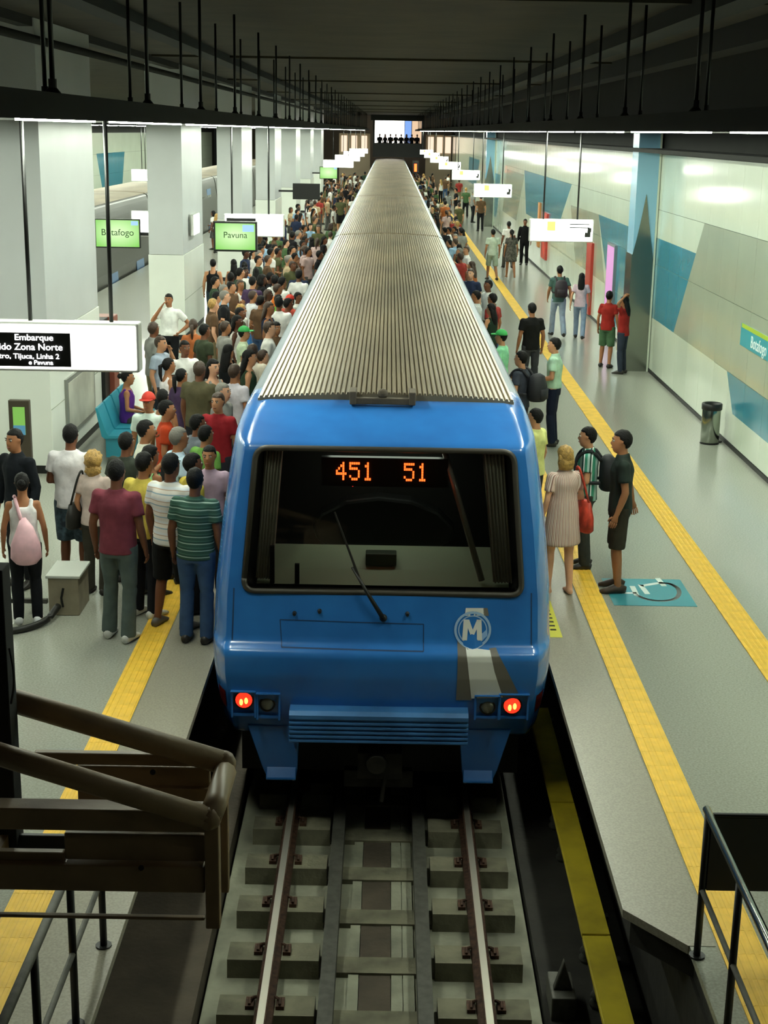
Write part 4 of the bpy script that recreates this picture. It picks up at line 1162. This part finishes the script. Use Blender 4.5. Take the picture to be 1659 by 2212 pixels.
    if top == 'dress': zs = [(.60, .215, .175), (.63, .222, .18), (.80, .21, .165), (1.00, .185, .145), (1.16, .160, .125), (1.24, .155, .12), (1.33, .165, .125), (1.40, .155, .105)]
    if top in ('tank', 'halter'): zs[-1] = (1.385, .12, .10)
    if top not in ('tank', 'halter'): zs += [(1.43, .118 if not fm else .105, .088), (1.465, .080, .072), (1.482, .066, .064)]
    t.tube([P_(0, -.002, z) for z, _, _ in zs], [(a * hh, c_ * hh) for _, a, c_ in zs], 18)
    if top in ('tank', 'halter'):
        for s_ in (-1, 1): t.tube([P_(s_ * .085, .09, 1.35), P_(s_ * .09, .05, 1.43), P_(s_ * .09, -.03, 1.45), P_(s_ * .085, -.09, 1.35)], .026 if top == 'tank' else .016, 8)
    else:
        for s_ in (-1, 1):
            S_, E_, W_ = J[s_]; k_ = .9 if fm else 1.0
            en = {'long': 1.0}.get(top, .62)
            t.ball(S_, .071 * k_, None, 10, 7)
            t.tube([P_(s_ * .07, 0, 1.375), S_, S_.lerp(E_, en)], [.09 * k_, .073 * k_, (.068 if en < 1 else .055) * k_], 12)
            if top == 'long':
                t.ball(E_, .054 * k_, None, 8, 6); t.tube([E_, W_.lerp(E_, .06)], [.053 * k_, .042 * k_], 10)
    if top in ('polo', 'tucked', 'long'): t.tube([P_(0, -.006, 1.455), P_(0, .0, 1.50)], [(.078, .074), (.068, .068)], 14)
    rt = remesh(t, vox * .95, 2); T2 = MB(); vround(rt, PH[1], T2, fold=.007, seed=random.random() * 50); bpy.data.meshes.remove(rt); parts['top'] = T2
    # ---- bottom
    if bottom and top != 'dress':
        t = MB()
        wz = 1.0 if top == 'tucked' else .98
        if bottom == 'skirt':
            zs = [(.52, .21, .17), (.55, .21, .17), (.75, .19, .15), (.92, .172, .125), (wz, .15, .108)]
            t.tube([Vector((0, 0, z)) + D for z, _, _ in zs], [(a, c_) for _, a, c_ in zs], 16)
        else:
            t.tube([Vector((0, 0, z)) + D for z in (.83, .90, wz)], [(.15 * hh, .115 * hh), (.168 * hh, .122 * hh), (.156 * hh, .112 * hh)], 16)
            for s_ in (-1, 1):
                hp, kn, an = J['k%d' % s_]
                if bottom == 'shorts':
                    t.tube([hp + Vector((0, 0, .02)), hp.lerp(kn, .4), hp.lerp(kn, 1.02)], [.10 * hh, .098 * hh, .092], 12)
                else:
                    wd = .075 if bottom == 'wide' else (.06 if fm else .068)
                    t.tube([hp + Vector((0, 0, .02)), hp.lerp(kn, .3), hp.lerp(kn, .9)], [.098 * hh, .092 * hh, .072], 12)
                    t.ball(kn, .073, None, 10, 6)
                    t.tube([kn, kn.lerp(an, .3), an + Vector((0, -.005, -.03))], [.072, .07, wd], 12)
        rt = remesh(t, vox * .95, 2); T2 = MB(); vround(rt, PH[2], T2, fold=.006, seed=random.random() * 50); bpy.data.meshes.remove(rt); parts['bottom'] = T2
    # ---- shoes
    for s_ in (-1, 1):
        an = J['k%d' % s_][2]; fd = Vector((s_ * .12, 1, 0)).normalized(); zb_ = an.z - .085
        S2 = MB()
        S2.tube([an - fd * .085 + Vector((0, 0, -.045)), an - fd * .05 + Vector((0, 0, -.035)), an + fd * .04 + Vector((0, 0, -.035)), an + fd * .13 + Vector((0, 0, -.055)), an + fd * .19 + Vector((0, 0, -.066))], [(.03, .038), (.044, .050), (.05, .049), (.050, .029), (.030, .016)], 12, PH[3], ref=(0, 0, 1))
        parts['shoe%d' % s_] = S2
    out_ = {}
    if merged:
        A = MB(); A.mats = list(PH[:5])
        for n_, src, slot in (('body', B, None), ('hair', parts['hair'], 4), ('top', parts['top'], 1), ('bottom', parts.get('bottom'), 2), ('s1', parts['shoe-1'], 3), ('s2', parts['shoe1'], 3)):
            if src is None: continue
            if n_ == 'body':
                o_ = len(A.v); A.v += src.v
                for q_, k_ in zip(src.f, src.m):
                    mm = src.mats[k_]; A.f.append(tuple(i + o_ for i in q_)); A.m.append(0 if mm == PH[0] else A.mi(mm))
            else:
                A.add(src.v, src.f, PH[slot])
        out_['body'] = A.mesh('person', None, True)
    else:
        out_['body'] = B.mesh('person', None, True)
        for n_ in parts:
            ph = {'hair': PH[4], 'cap': PH[5], 'top': PH[1], 'bottom': PH[2]}.get(n_, PH[3])
            q_ = parts[n_]; q_.mats = [ph]; q_.m = [0] * len(q_.f)
            out_[n_] = q_.mesh(n_, ph, True)
    out_['J'] = J; out_['HC'] = HC; out_['D'] = D; out_['lean'] = lean
    PC[key] = out_
    return out_
def setslot(o, i, m):
    s_ = o.material_slots[i]; s_.link = 'OBJECT'; s_.material = m
NAMES = {'top': {'tee': 'shirt', 'polo': 'shirt', 'tank': 'tank_top', 'long': 'shirt', 'dress': 'dress', 'tucked': 'shirt', 'halter': 'top'}, 'bottom': {'trousers': 'trousers', 'wide': 'trousers', 'shorts': 'shorts', 'skirt': 'skirt'}}
def put_person(spec, loc, rot, h, skin, mtop, mbot, mhair, mshoe, label, group=None, mcap=None, z=0.0, sandals=False):
    ps = make_person(**spec)
    o = bpy.data.objects.new('person', ps['body']); col.objects.link(o)
    o.location = (loc[0], loc[1], z); o.rotation_euler = (0, 0, R(rot)); s_ = h / 1.75; o.scale = (s_, s_, s_)
    tag(o, label, 'person', group)
    if spec.get('merged'):
        for i, m_ in enumerate((SKINS[skin], mtop, mbot or mtop, mshoe, mhair)): setslot(o, i, m_)
        return o
    setslot(o, 0, SKINS[skin])
    for k_, me in ps.items():
        if k_ in ('body', 'J', 'HC', 'D', 'lean') : continue
        if sandals and k_.startswith('shoe'): continue
        if k_ == 'bottom' and mbot is None: continue
        if spec.get('hair') == 'bald' and k_ == 'hair': continue
        nm_ = {'hair': 'hair', 'cap': 'cap', 'top': NAMES['top'][spec.get('top', 'tee')], 'bottom': NAMES['bottom'].get(spec.get('bottom', 'trousers'), 'trousers')}.get(k_, 'shoe')
        c_ = bpy.data.objects.new(nm_, me); col.objects.link(c_); c_.parent = o
        setslot(c_, 0, {'hair': mhair, 'cap': mcap or mhair, 'top': mtop, 'bottom': mbot}.get(k_, mshoe))
    return o
# ---- bags (worn or held: things of their own)
def bag_obj(name, b, person, label, m, cat='bag'):
    o = bpy.data.objects.new(name, b.mesh(name, m, True)); col.objects.link(o)
    o.location = person.location; o.rotation_euler = person.rotation_euler; o.scale = person.scale
    tag(o, label, cat); return o
def backpack(person, m, label, w_=.16, d=.11, h0=1.0, h1=1.42, lean=0.0):
    b = MB()
    yy = -.14 - d
    b.tube([(0, yy, h0), (0, yy, h0 + .03), (0, yy, (h0 + h1) / 2), (0, yy + .02, h1 - .05), (0, yy + .03, h1)], [(w_ * .8, d * .8), (w_, d), (w_ * 1.02, d * 1.05), (w_ * .85, d * .85), (w_ * .4, d * .4)], 14)
    b.tube([(0, yy - d * .75, h0 + .04), (0, yy - d * .75, h0 + .2)], [(w_ * .7, d * .4), (w_ * .7, d * .4)], 10)
    for s_ in (-1, 1): b.tube(smooth_pts([(s_ * .09, -.16, h1 - .06), (s_ * .11, -.05, 1.475), (s_ * .12, .08, 1.44), (s_ * .13, .145, 1.3), (s_ * .16, .08, 1.12), (s_ * .13, -.16, h0 + .1)], 4), (.022), 6)
    return bag_obj('backpack', b, person, label, m)
def shoulder_bag(person, m, label, side=1, z0=.78, z1=1.08, w_=.17, th=.07, y=0.0):
    b = MB(); x = side * .27
    b.tube([(x, y, z0), (x, y, z0 + .03), (x, y, (z0 + z1) / 2), (x, y, z1)], [(th * .8, w_ * .8), (th, w_), (th * .95, w_ * .95), (th * .4, w_ * .75)], 14)
    b.tube(smooth_pts([(x, y - w_ * .6, z1 - .02), (side * .19, y - .06, 1.40), (side * .16, y, 1.50), (side * .19, y + .08, 1.40), (x, y + w_ * .6, z1 - .02)], 5), .014, 6)
    return bag_obj('shoulder_bag', b, person, label, m)
def tote(person, m, label, x=.27, y=.08, z0=.42, z1=.76, w_=.14):
    b = MB()
    b.tube([(x, y, z0), (x, y, z0 + .02), (x, y, z1)], [(.05, w_ * .9), (.06, w_), (.03, w_ * .95)], 12)
    for d in (-1, 1): b.tube(smooth_pts([(x + d * .02, y - w_ * .5, z1 - .01), (x, y, z1 + .14), (x + d * .02, y + w_ * .5, z1 - .01)], 4), .009, 6)
    return bag_obj('tote_bag', b, person, label, m)
def person(at, h, rot, label, skin=1, mtop='#dddddd', mbot='#26262b', hc='black', shoe='#2a2622', mcap=None, by='feet', sandals=False, group=None, z=0.0, **spec):
    if by == 'feet': p = atz(at[0], at[1], 0)
    elif by == 'head': p = atz(at[0], at[1], .93 * h)
    else: p = Vector((at[0], at[1], 0))
    if by != 'feet':
        for _ in range(25):
            if all((p.x - a) ** 2 + (p.y - c_) ** 2 > .44 ** 2 for a, c_ in HERO): break
            p = p + Vector((p.x / p.y, 1, 0)) * .12
    lim_ = 1.80 if by == 'feet' else 1.84
    if abs(p.x) < lim_ and p.y > 12.5: p.x = math.copysign(lim_, p.x)
    mt = cloth(mtop) if isinstance(mtop, str) else mtop; mb_ = cloth(mbot) if isinstance(mbot, str) else mbot
    o = put_person(spec, (p.x, p.y), rot, h, skin, mt, mb_, HAIRS[hc], mat('shoe_' + shoe, shoe, .5), label, group, HAIRS.get(mcap), z, sandals)
    HERO.append((p.x, p.y)); return o
HERO = []
D_ = ('down', 'down')
# ---- the side platform, near people
pk = stripes('dress_stripes', [(.3, '#d8bcb0'), (.2, '#8f6a62'), (.28, '#e2cfc4'), (.22, '#ad9385')], 5.0, 3)
w = person((1207, 1282), 1.65, 18, 'blonde woman in a striped pink dress waiting at the train door', 0, pk, None, 'blonde', sex='f', top='dress', hair='bob', arms=('down', 'fwd'), legs='contra', sandals=True)
shoulder_bag(w, mat('bag_red', '#b83a24', .6, nscale=9, namp=.4), 'red patterned shoulder bag on the arm of the woman in the pink dress', 1, .74, 1.10, .19, .09)
gs = stripes('shirt_green_white', [(.34, '#3f8f74'), (.16, '#e0e6e4'), (.2, '#27433c'), (.3, '#9fc0b8')], 11.0, 1)
w = person((1258, 1226), 1.66, 80, 'boy in a green and white striped shirt with a black backpack', 1, gs, '#33342f', top='polo', arms=('fwd', 'down'), hair='short')
backpack(w, mat('pack_black', '#14171c', .7), 'black backpack worn by the boy in the striped shirt')
dg_ = mat('shirt_dark_green', '#122019', .8, nscale=5, namp=.5)
person((1328, 1275), 1.80, 85, 'boy in a dark green shirt and dark shorts standing on the wheelchair symbol', 2, dg_, '#35322a', top='polo', arms=('down', 'out'), bottom='shorts', shoe='#3a2c20')
person((1190, 962), 1.74, 75, 'man in a pale mint shirt and navy trousers at the edge of the side platform', 1, '#b9dcc2', '#161d30', top='tucked', arms=('fwd', 'down'))
w = person((1128, 775), 1.70, 60, 'dark-haired person carrying a large black backpack close to the train side', 1, '#3b3f4a', '#2b2b30', by='head', arms=('strap', 'strap'))
backpack(w, mat('pack_dark', '#1c1c22', .7), 'large black backpack on the person squeezed beside the train', .18, .14)
person((1085, 728), 1.66, 70, 'person in a bright green cap and mint shirt beside the train', 1, '#8fd6a8', '#3a3a38', by='head', hair='cap', mcap='greencap', arms=('fwd', 'down'))
person((1150, 668), 1.75, 15, 'man in a black shirt standing between the train and the middle yellow path', 2, '#151515', '#3c3d42', by='head')
person((1062, 668), 1.62, 50, 'dark-haired woman in a dark green top close behind the green cap', 1, '#233629', '#26282c', by='head', sex='f', hair='long', top='tank', arms=('fwd', 'down'))
person((1020, 640), 1.7, 80, 'person in a white top leaning out beside the train roof', 2, '#d9dcd8', '#2c2f36', by='head')
w = person((1203, 727), 1.74, 5, 'man in light jeans walking away with a dark backpack', 2, '#4a6660', '#8f9db0', legs='walk', arms=('swingf', 'swingb'))
backpack(w, mat('pack_maroon', '#2a2026', .7), 'dark maroon backpack on the walking man in light jeans')
person((1250, 732), 1.60, -10, 'long-haired woman in a pale pink top and jeans walking along the wall', 1, '#cfb3bd', '#8392a8', sex='f', hair='long', legs='walk', arms=('swingb', 'swingf'))
w = person((4.72, 30.75), 1.64, -25, 'woman in a red shirt and green shorts leaning by the blue pillar', 2, '#93261f', '#476548', sex='f', bottom='shorts', hair='bun', arms=('down', 'down'), legs='contra', by='xy')
tote(w, mat('tote_white', '#d3cdb8', .7), 'white tote bag hanging from the hand of the woman in green shorts')
person((4.93, 29.95), 1.62, 60, 'person in a red shirt with both hands on the head by the blue pillar', 2, '#8c231e', '#2d3340', arms=('up', 'up'), hair='long', sex='f', by='xy')
person((1062, 606), 1.72, 10, 'man in a pale green shirt and shorts walking by the middle yellow path', 2, '#b5c0ae', '#9aa795', bottom='shorts', legs='walk')
person((1102, 601), 1.66, 5, 'woman in a dark patterned dress walking beside the man in pale green', 2, mat('dress_dark', '#4a463f', .8, nscale=16, namp=.6), None, sex='f', top='dress', hair='pony', legs='walk', sandals=True)
person((1096, 580), 1.72, 10, 'man in a white shirt walking ahead of the patterned dress', 3, '#e0ded6', '#4b4a45', legs='walk')
person((1131, 572), 1.72, 170, 'person dressed all in black standing near the panelled wall', 3, '#0f0f10', '#0e0e10', top='long')
w = person((985, 508), 1.66, 80, 'person in a beige top with a black bag at the edge beside the far train', 1, '#bfa184', '#141414', by='head', arms=('strap', 'down'))
person((1.82, 17.2), 1.62, 60, 'person in a pale yellow shirt half hidden behind the striped dress', 1, '#d8d98a', '#3a3a3a', by='xy')
# ---- the island platform, near people
w = person((62, 1345), 1.55, 12, 'woman in a white tank top carrying a pink bag', 2, '#e6e3e4', '#17181c', sex='f', top='tank', hair='bun', arms=('down', 'down'), shoe='#e6e6e6')
bb = MB(); bb.tube([(.02, -.22, .78), (.02, -.23, .84), (.02, -.24, 1.0), (.02, -.21, 1.18), (.0, -.17, 1.28)], [(.12, .08), (.17, .12), (.16, .12), (.09, .06), (.03, .02)], 14); bb.tube(smooth_pts([(-.02, -.18, 1.26), (-.07, -.10, 1.45), (-.09, .03, 1.48), (-.06, .13, 1.36)], 4), .02, 6)
bag_obj('drawstring_bag', bb, w, 'pale pink drawstring bag on the back of the woman in white', mat('bag_pink', '#e3b3bd', .6, nscale=4, namp=.2))
fs = mat('shorts_floral', '#1d2733', .8, nscale=14, namp=.5, c2='#4d6470')
person((-3.36, 14.98), 1.78, -8, 'man in a plain white T-shirt and dark floral shorts behind the beige box', 3, '#e4dfe2', fs, hc='black', bottom='shorts', heavy=1.12, arms=('fwd', 'down'), by='xy')
person((34, 950), 1.74, 150, 'man in a dark suit facing the camera by the totem', 2, '#14181e', '#15161a', by='head', top='long')
w = person((212, 1281), 1.56, -15, 'curly blonde woman in a beige top with a black bag', 1, '#cdb9b0', '#3b382f', 'blonde', sex='f', hair='curly', bottom='wide')
shoulder_bag(w, mat('bag_black', '#15140f', .6), 'black shoulder bag beside the curly blonde woman', -1, .80, 1.10, .17, .09)
person((262, 1380), 1.80, -12, 'man in a maroon shirt and grey trousers standing on the yellow strip', 3, '#7b3a46', '#56625f', arms=('down', 'down'), legs='contra', shoe='#dcdcd6', heavy=1.05, top='tee', bottom='wide')
person((318, 1330), 1.72, -30, 'person in a yellow shirt just behind the maroon shirt', 2, '#cdb956', '#1d1d22', shoe='#d8d8d4')
ws = stripes('shirt_white_stripe', [(.30, '#d9d6d0'), (.10, '#8fa9b8'), (.30, '#e6dfd6'), (.08, '#c2a895'), (.22, '#d9dde0')], 9.0, 2)
person((375, 1356), 1.79, -25, 'man in a white striped shirt and black shorts on the yellow strip', 3, ws, '#101010', bottom='shorts', legs='apart', heavy=1.1, shoe='#55504a')
gs2 = stripes('shirt_green_stripe', [(.42, '#36564a'), (.14, '#9db3a6'), (.26, '#2f4c42'), (.18, '#47685b')], 15.0, 2)
person((437, 1386), 1.74, -12, 'man in a green striped shirt and blue jeans pressed against the train front', 3, gs2, '#3c5578', heavy=1.08, legs='stand')
HL = [ # head pixel, height, rot, label, skin, top colour, bottom colour, hair colour, spec
    ((413, 1015), 1.68, -60, 'person in a mustard shirt behind the striped shirt', 3, '#b7a23f', '#26262b', 'black', {}),
    ((322, 985), 1.64, -40, 'woman with bright green straps on a pale top', 2, '#93c98d', '#31343c', 'black', dict(sex='f', top='halter', hair='long')),
    ((312, 930), 1.72, -70, 'man with a black strap across a cream shirt holding his face', 2, '#dedfce', '#33363c', 'black', dict(arms=('phone', 'strap'))),
    ((383, 962), 1.74, -60, 'man in a light blue and white shirt behind the crowd front', 2, '#b9cfe0', '#2a2f3b', 'grey', {}),
    ((357, 885), 1.70, -80, 'person in a bright orange red shirt near the teal seats', 2, '#b8401f', '#2a2a2c', 'black', {}),
    ((322, 868), 1.66, 170, 'person in a red cap and white shirt near the teal seats', 2, '#cfe0d6', '#3a3a3e', 'black', dict(hair='cap', _cap='redcap')),
    ((472, 868), 1.72, 160, 'boy in a bright red top facing the camera', 1, '#8f2028', '#2d2f38', 'brown', {}),
    ((442, 940), 1.62, -40, 'person in a lime green shirt by the train corner', 2, '#6a9a48', '#2c2c30', 'black', {}),
    ((345, 742), 1.70, -110, 'man in a grey blue shirt with a hand on his mouth', 1, '#a3afbf', '#3b3d42', 'brown', dict(arms=('phone', 'down'))),
    ((362, 790), 1.62, -60, 'woman in a white tank top with dark tied hair', 2, '#e8e0e2', '#383b44', 'black', dict(sex='f', top='tank', hair='pony')),
    ((398, 752), 1.72, -150, 'man in a white shirt with a red badge near the column', 3, '#e6e4df', '#34363b', 'black', {}),
    ((430, 800), 1.78, -20, 'big man in a brown olive shirt', 3, '#55503a', '#24262b', 'brown', dict(heavy=1.18)),
    ((505, 805), 1.72, -30, 'person in a white and grey top carrying a bag by the train', 2, '#c9c3cc', '#2f3440', 'brown', {}),
    ((492, 760), 1.66, -30, 'woman in a black top with an arm raised near the train', 1, '#17181b', '#2b2c33', 'black', dict(sex='f', top='tank', arms=('phone', 'down'), hair='long')),
    ((545, 760), 1.74, -20, 'person in a cream shirt pressed along the train side', 2, '#ddd2be', '#33353d', 'brown', {}),
    ((505, 570), 1.66, 10, 'woman with long dark hair carrying a black bag beside the column', 1, '#2d2a2b', '#23242a', 'black', dict(sex='f', top='tank', hair='long')),
    ((528, 575), 1.64, -5, 'woman in a blue top with dark tied hair beside the column', 1, '#5c81b4', '#4668a2', 'black', dict(sex='f', top='halter', hair='bun')),
    ((545, 640), 1.68, -60, 'person in a light blue shirt holding a white bundle', 2, '#d9d8dc', '#4a86c8', 'brown', dict(arms=('fwd', 'fwd'))),
    ((602, 655), 1.78, -10, 'man in a bright white shirt seen from behind at the train side', 3, '#e9e6e1', '#2e2f35', 'black', dict(heavy=1.1)),
    ((645, 595), 1.74, -20, 'man in a white shirt farther along the train side', 3, '#e4e2de', '#303238', 'black', {}),
    ((627, 650), 1.66, 150, 'person in a coral red cap by the train side', 2, '#b04a3c', '#303030', 'black', dict(hair='cap', _cap='redcap')),
    ((598, 625), 1.68, -70, 'person in an orange shirt in the crowd by the train', 2, '#d9742c', '#2f2f34', 'brown', {}),
    ((600, 648), 1.6, -40, 'person in a vivid green top below the orange shirt', 2, '#5fae3a', '#2c2d31', 'black', {}),
    ((525, 720), 1.62, -80, 'person in a pale green cap in the crowd by the column', 1, '#c8d8b8', '#3b3b3f', 'black', dict(hair='cap', _cap='greencap')),
    ((440, 715), 1.70, -50, 'person in a dark olive shirt leaning by the column', 3, '#3e4634', '#24262a', 'black', {}),
    ((485, 712), 1.66, -60, 'person in a grey T-shirt beside the column base', 2, '#9b9a95', '#2c2e33', 'brown', {}),
    ((460, 570), 1.70, 0, 'person in a black vest and dark jeans behind the monitor', 1, '#131417', '#2b3a44', 'black', dict(top='tank')),
    ((425, 975), 1.66, -60, 'person in a grey shirt hidden behind the striped shirts', 3, '#6d737c', '#2b2b2b', 'black', {}),
    ((470, 985), 1.64, 175, 'person in a mauve shirt beside the train corner', 2, '#a58da0', '#2b2b2f', 'black', {}),
    ((352, 935), 1.62, -20, 'person in a white vest between the cream and blue shirts', 2, '#e1e6dc', '#34343a', 'black', dict(top='tank')),
    ((272, 995), 1.68, -25, 'dark-haired person just beyond the maroon shirt', 3, '#3a4038', '#24262a', 'black', {})]
for at_, h_, r_, lb, sk, ct, cb, hc_, sp_ in HL:
    sp_ = dict(sp_); cp = sp_.pop('_cap', None)
    person(at_, h_, r_, lb, sk, ct, cb, hc_, by='head', mcap=cp, vox=.02, **sp_)
person((365, 648), 1.76, 175, 'man in a white short-sleeved shirt on the phone in front of the column', 2, '#eef0ec', '#15171a', by='head', top='tucked', arms=('akimbo', 'phone'))
person((-3.98, 21.75), 1.66, -80, 'person in a purple top sitting on the teal seats', 2, '#5c2f86', '#3b3f3a', by='xy', legs='sit', top='tank', sex='f', arms=('fwd', 'fwd'), hair='bun', z=.0)
for xy, lb, ct, cb, sk in (((-6.6, 27.0), 'person in a tan shirt walking behind the first column', '#c3b49a', '#3d3c36', 1), ((-7.1, 26.0), 'person in a white shirt with a blue strap behind the first column', '#c9d4e2', '#3c424c', 2), ((-7.6, 28.5), 'person in a patterned green top behind the first column', '#5d6b45', '#3a3732', 3), ((-8.0, 25.5), 'person in a white T-shirt behind the first column', '#e0ddd4', '#4b4942', 3)):
    person(xy, 1.68, -150, lb, sk, ct, cb, by='xy', vox=.02)
person((-7.2, 33.0), 1.68, -100, 'person in a red cap on the far side of the columns', 2, '#7d7a70', '#3a3732', by='xy', hair='cap', mcap='redcap', vox=.02)
# ---- the crowd
TOPS = [('white', '#e3e1db'), ('black', '#17171a'), ('grey', '#8b8a86'), ('navy', '#232c45'), ('olive', '#55573a'), ('red', '#983630'), ('brown', '#5d4632'), ('green', '#4a6440'), ('light blue', '#93b3cf'), ('orange', '#b3673b'), ('beige', '#c3ad8b'), ('pink', '#c4a8a4'), ('dark green', '#2b3d2c'), ('yellow', '#b9a866'), ('purple', '#463452')]
BOTS = [('black', '#191a1d'), ('blue', '#3f5678'), ('grey', '#565654'), ('khaki', '#7d7358')]
mid = [dict(sex='m'), dict(sex='f', hair='long', top='tank'), dict(sex='m', arms=('fwd', 'down'), legs='contra'), dict(sex='f', hair='pony', arms=('strap', 'down')), dict(sex='m', bottom='shorts'), dict(sex='f', hair='bob', arms=('down', 'fwd'), bottom='skirt'), dict(sex='m', top='polo', arms=('strap', 'down'), yaw=.4)]
KIND = ['man', 'woman', 'man', 'woman', 'man', 'woman', 'man']
def crowd(n, xr, yr, rot, where, grp, dens=1.0, dmin=.46):
    made = 0; tries = 0
    while made < n and tries < 60000:
        tries += 1
        u_ = random.random() ** dens
        y = yr[0] + (yr[1] - yr[0]) * u_
        x = random.uniform(*xr)
        if any((x - a) ** 2 + (y - c_) ** 2 < dmin ** 2 for a, c_ in HERO): continue
        if -5.75 < x < -4.6 and any(abs(y - (20.1 + 13.7 * i + 1.8)) < 2.2 for i in range(7)): continue
        HERO.append((x, y)); made += 1
        far_ = y > 48
        i = random.randrange(len(mid)); sp_ = dict(mid[i]); sp_['vox'] = .03 if far_ else .022
        if far_: sp_['merged'] = True
        tn, tc_ = random.choices(TOPS, [12, 10, 5, 4, 5, 3, 6, 3, 3, 1.5, 5, 1.5, 4, 1, .7])[0]; bn, bc = random.choice(BOTS)
        hc_ = random.choices(['black', 'brown', 'blonde', 'grey'], [8, 4, 1, 1])[0]
        garb = {'shorts': 'shorts', 'skirt': 'skirt'}.get(sp_.get('bottom', ''), 'trousers')
        put_person(sp_, (x, y), rot + random.gauss(0, 45), random.gauss(1.62 if sp_['sex'] == 'f' else 1.72, .05), random.choices(range(5), [2, 4, 4, 3, 2])[0], cloth(tc_), cloth(bc), HAIRS[hc_], mat('shoe_#2a2622', '#2a2622', .5),
                   '%s-haired %s in a %s top and %s %s %s' % (hc_, KIND[i], tn, bn, garb, where), grp)
HERO += [(x_, 17.6 + k_ * .45) for x_ in (-3.85, -3.45) for k_ in range(13)]
HERO += [(-4.0, 20.9 + i_ * .4) for i_ in range(6)] + [(-4.05, 26.8), (-4.0, 26.3), (-3.95, 25.8), (-3.95, 25.3)]
crowd(66, (-3.9, -1.86), (17.5, 47.5), -70, 'in the crowd by the train', 'crowd on the island platform', 1.0, .5)
crowd(78, (-4.3, -1.86), (48.5, 118), -60, 'far down the island platform', 'far crowd on the island platform', 1.15, .5)
crowd(11, (1.86, 2.25), (24.5, 47.5), 70, 'at the side platform edge', 'people along the edge of the side platform', .6)
crowd(52, (1.86, 2.7), (48.5, 118), 60, 'far along the side platform edge', 'far people along the edge of the side platform', 1.0, .5)
crowd(14, (2.9, 4.9), (62, 120), 20, 'walking the far side platform', 'far walkers on the side platform', 1.0, .8)
crowd(7, (-8.0, -6.0), (30, 60), 0, 'behind the columns', 'people on the far half of the island platform', 1.0, .8)
for i in range(8):
    x = -.95 + i * .48
    sp_ = dict(mid[i % 7]); sp_['merged'] = True; sp_['vox'] = .03
    put_person(sp_, (x, 133.2 + .3 * (i % 2)), 180, 1.7, 3, cloth('#17171a'), cloth('#191a1d'), HAIRS['black'], mat('shoe_#2a2622', '#2a2622', .5), 'dark silhouetted onlooker on the far footbridge', 'onlookers on the footbridge', z=2.9)
MB().box(-1.55, 2.8, 132.2, 134.4, 2.75, 2.9).build('deck', m_black, fb)
for s_ in list(bpy.data.scenes):
    if s_.name == 'tmp': bpy.data.scenes.remove(s_)
bpy.context.view_layer.update()
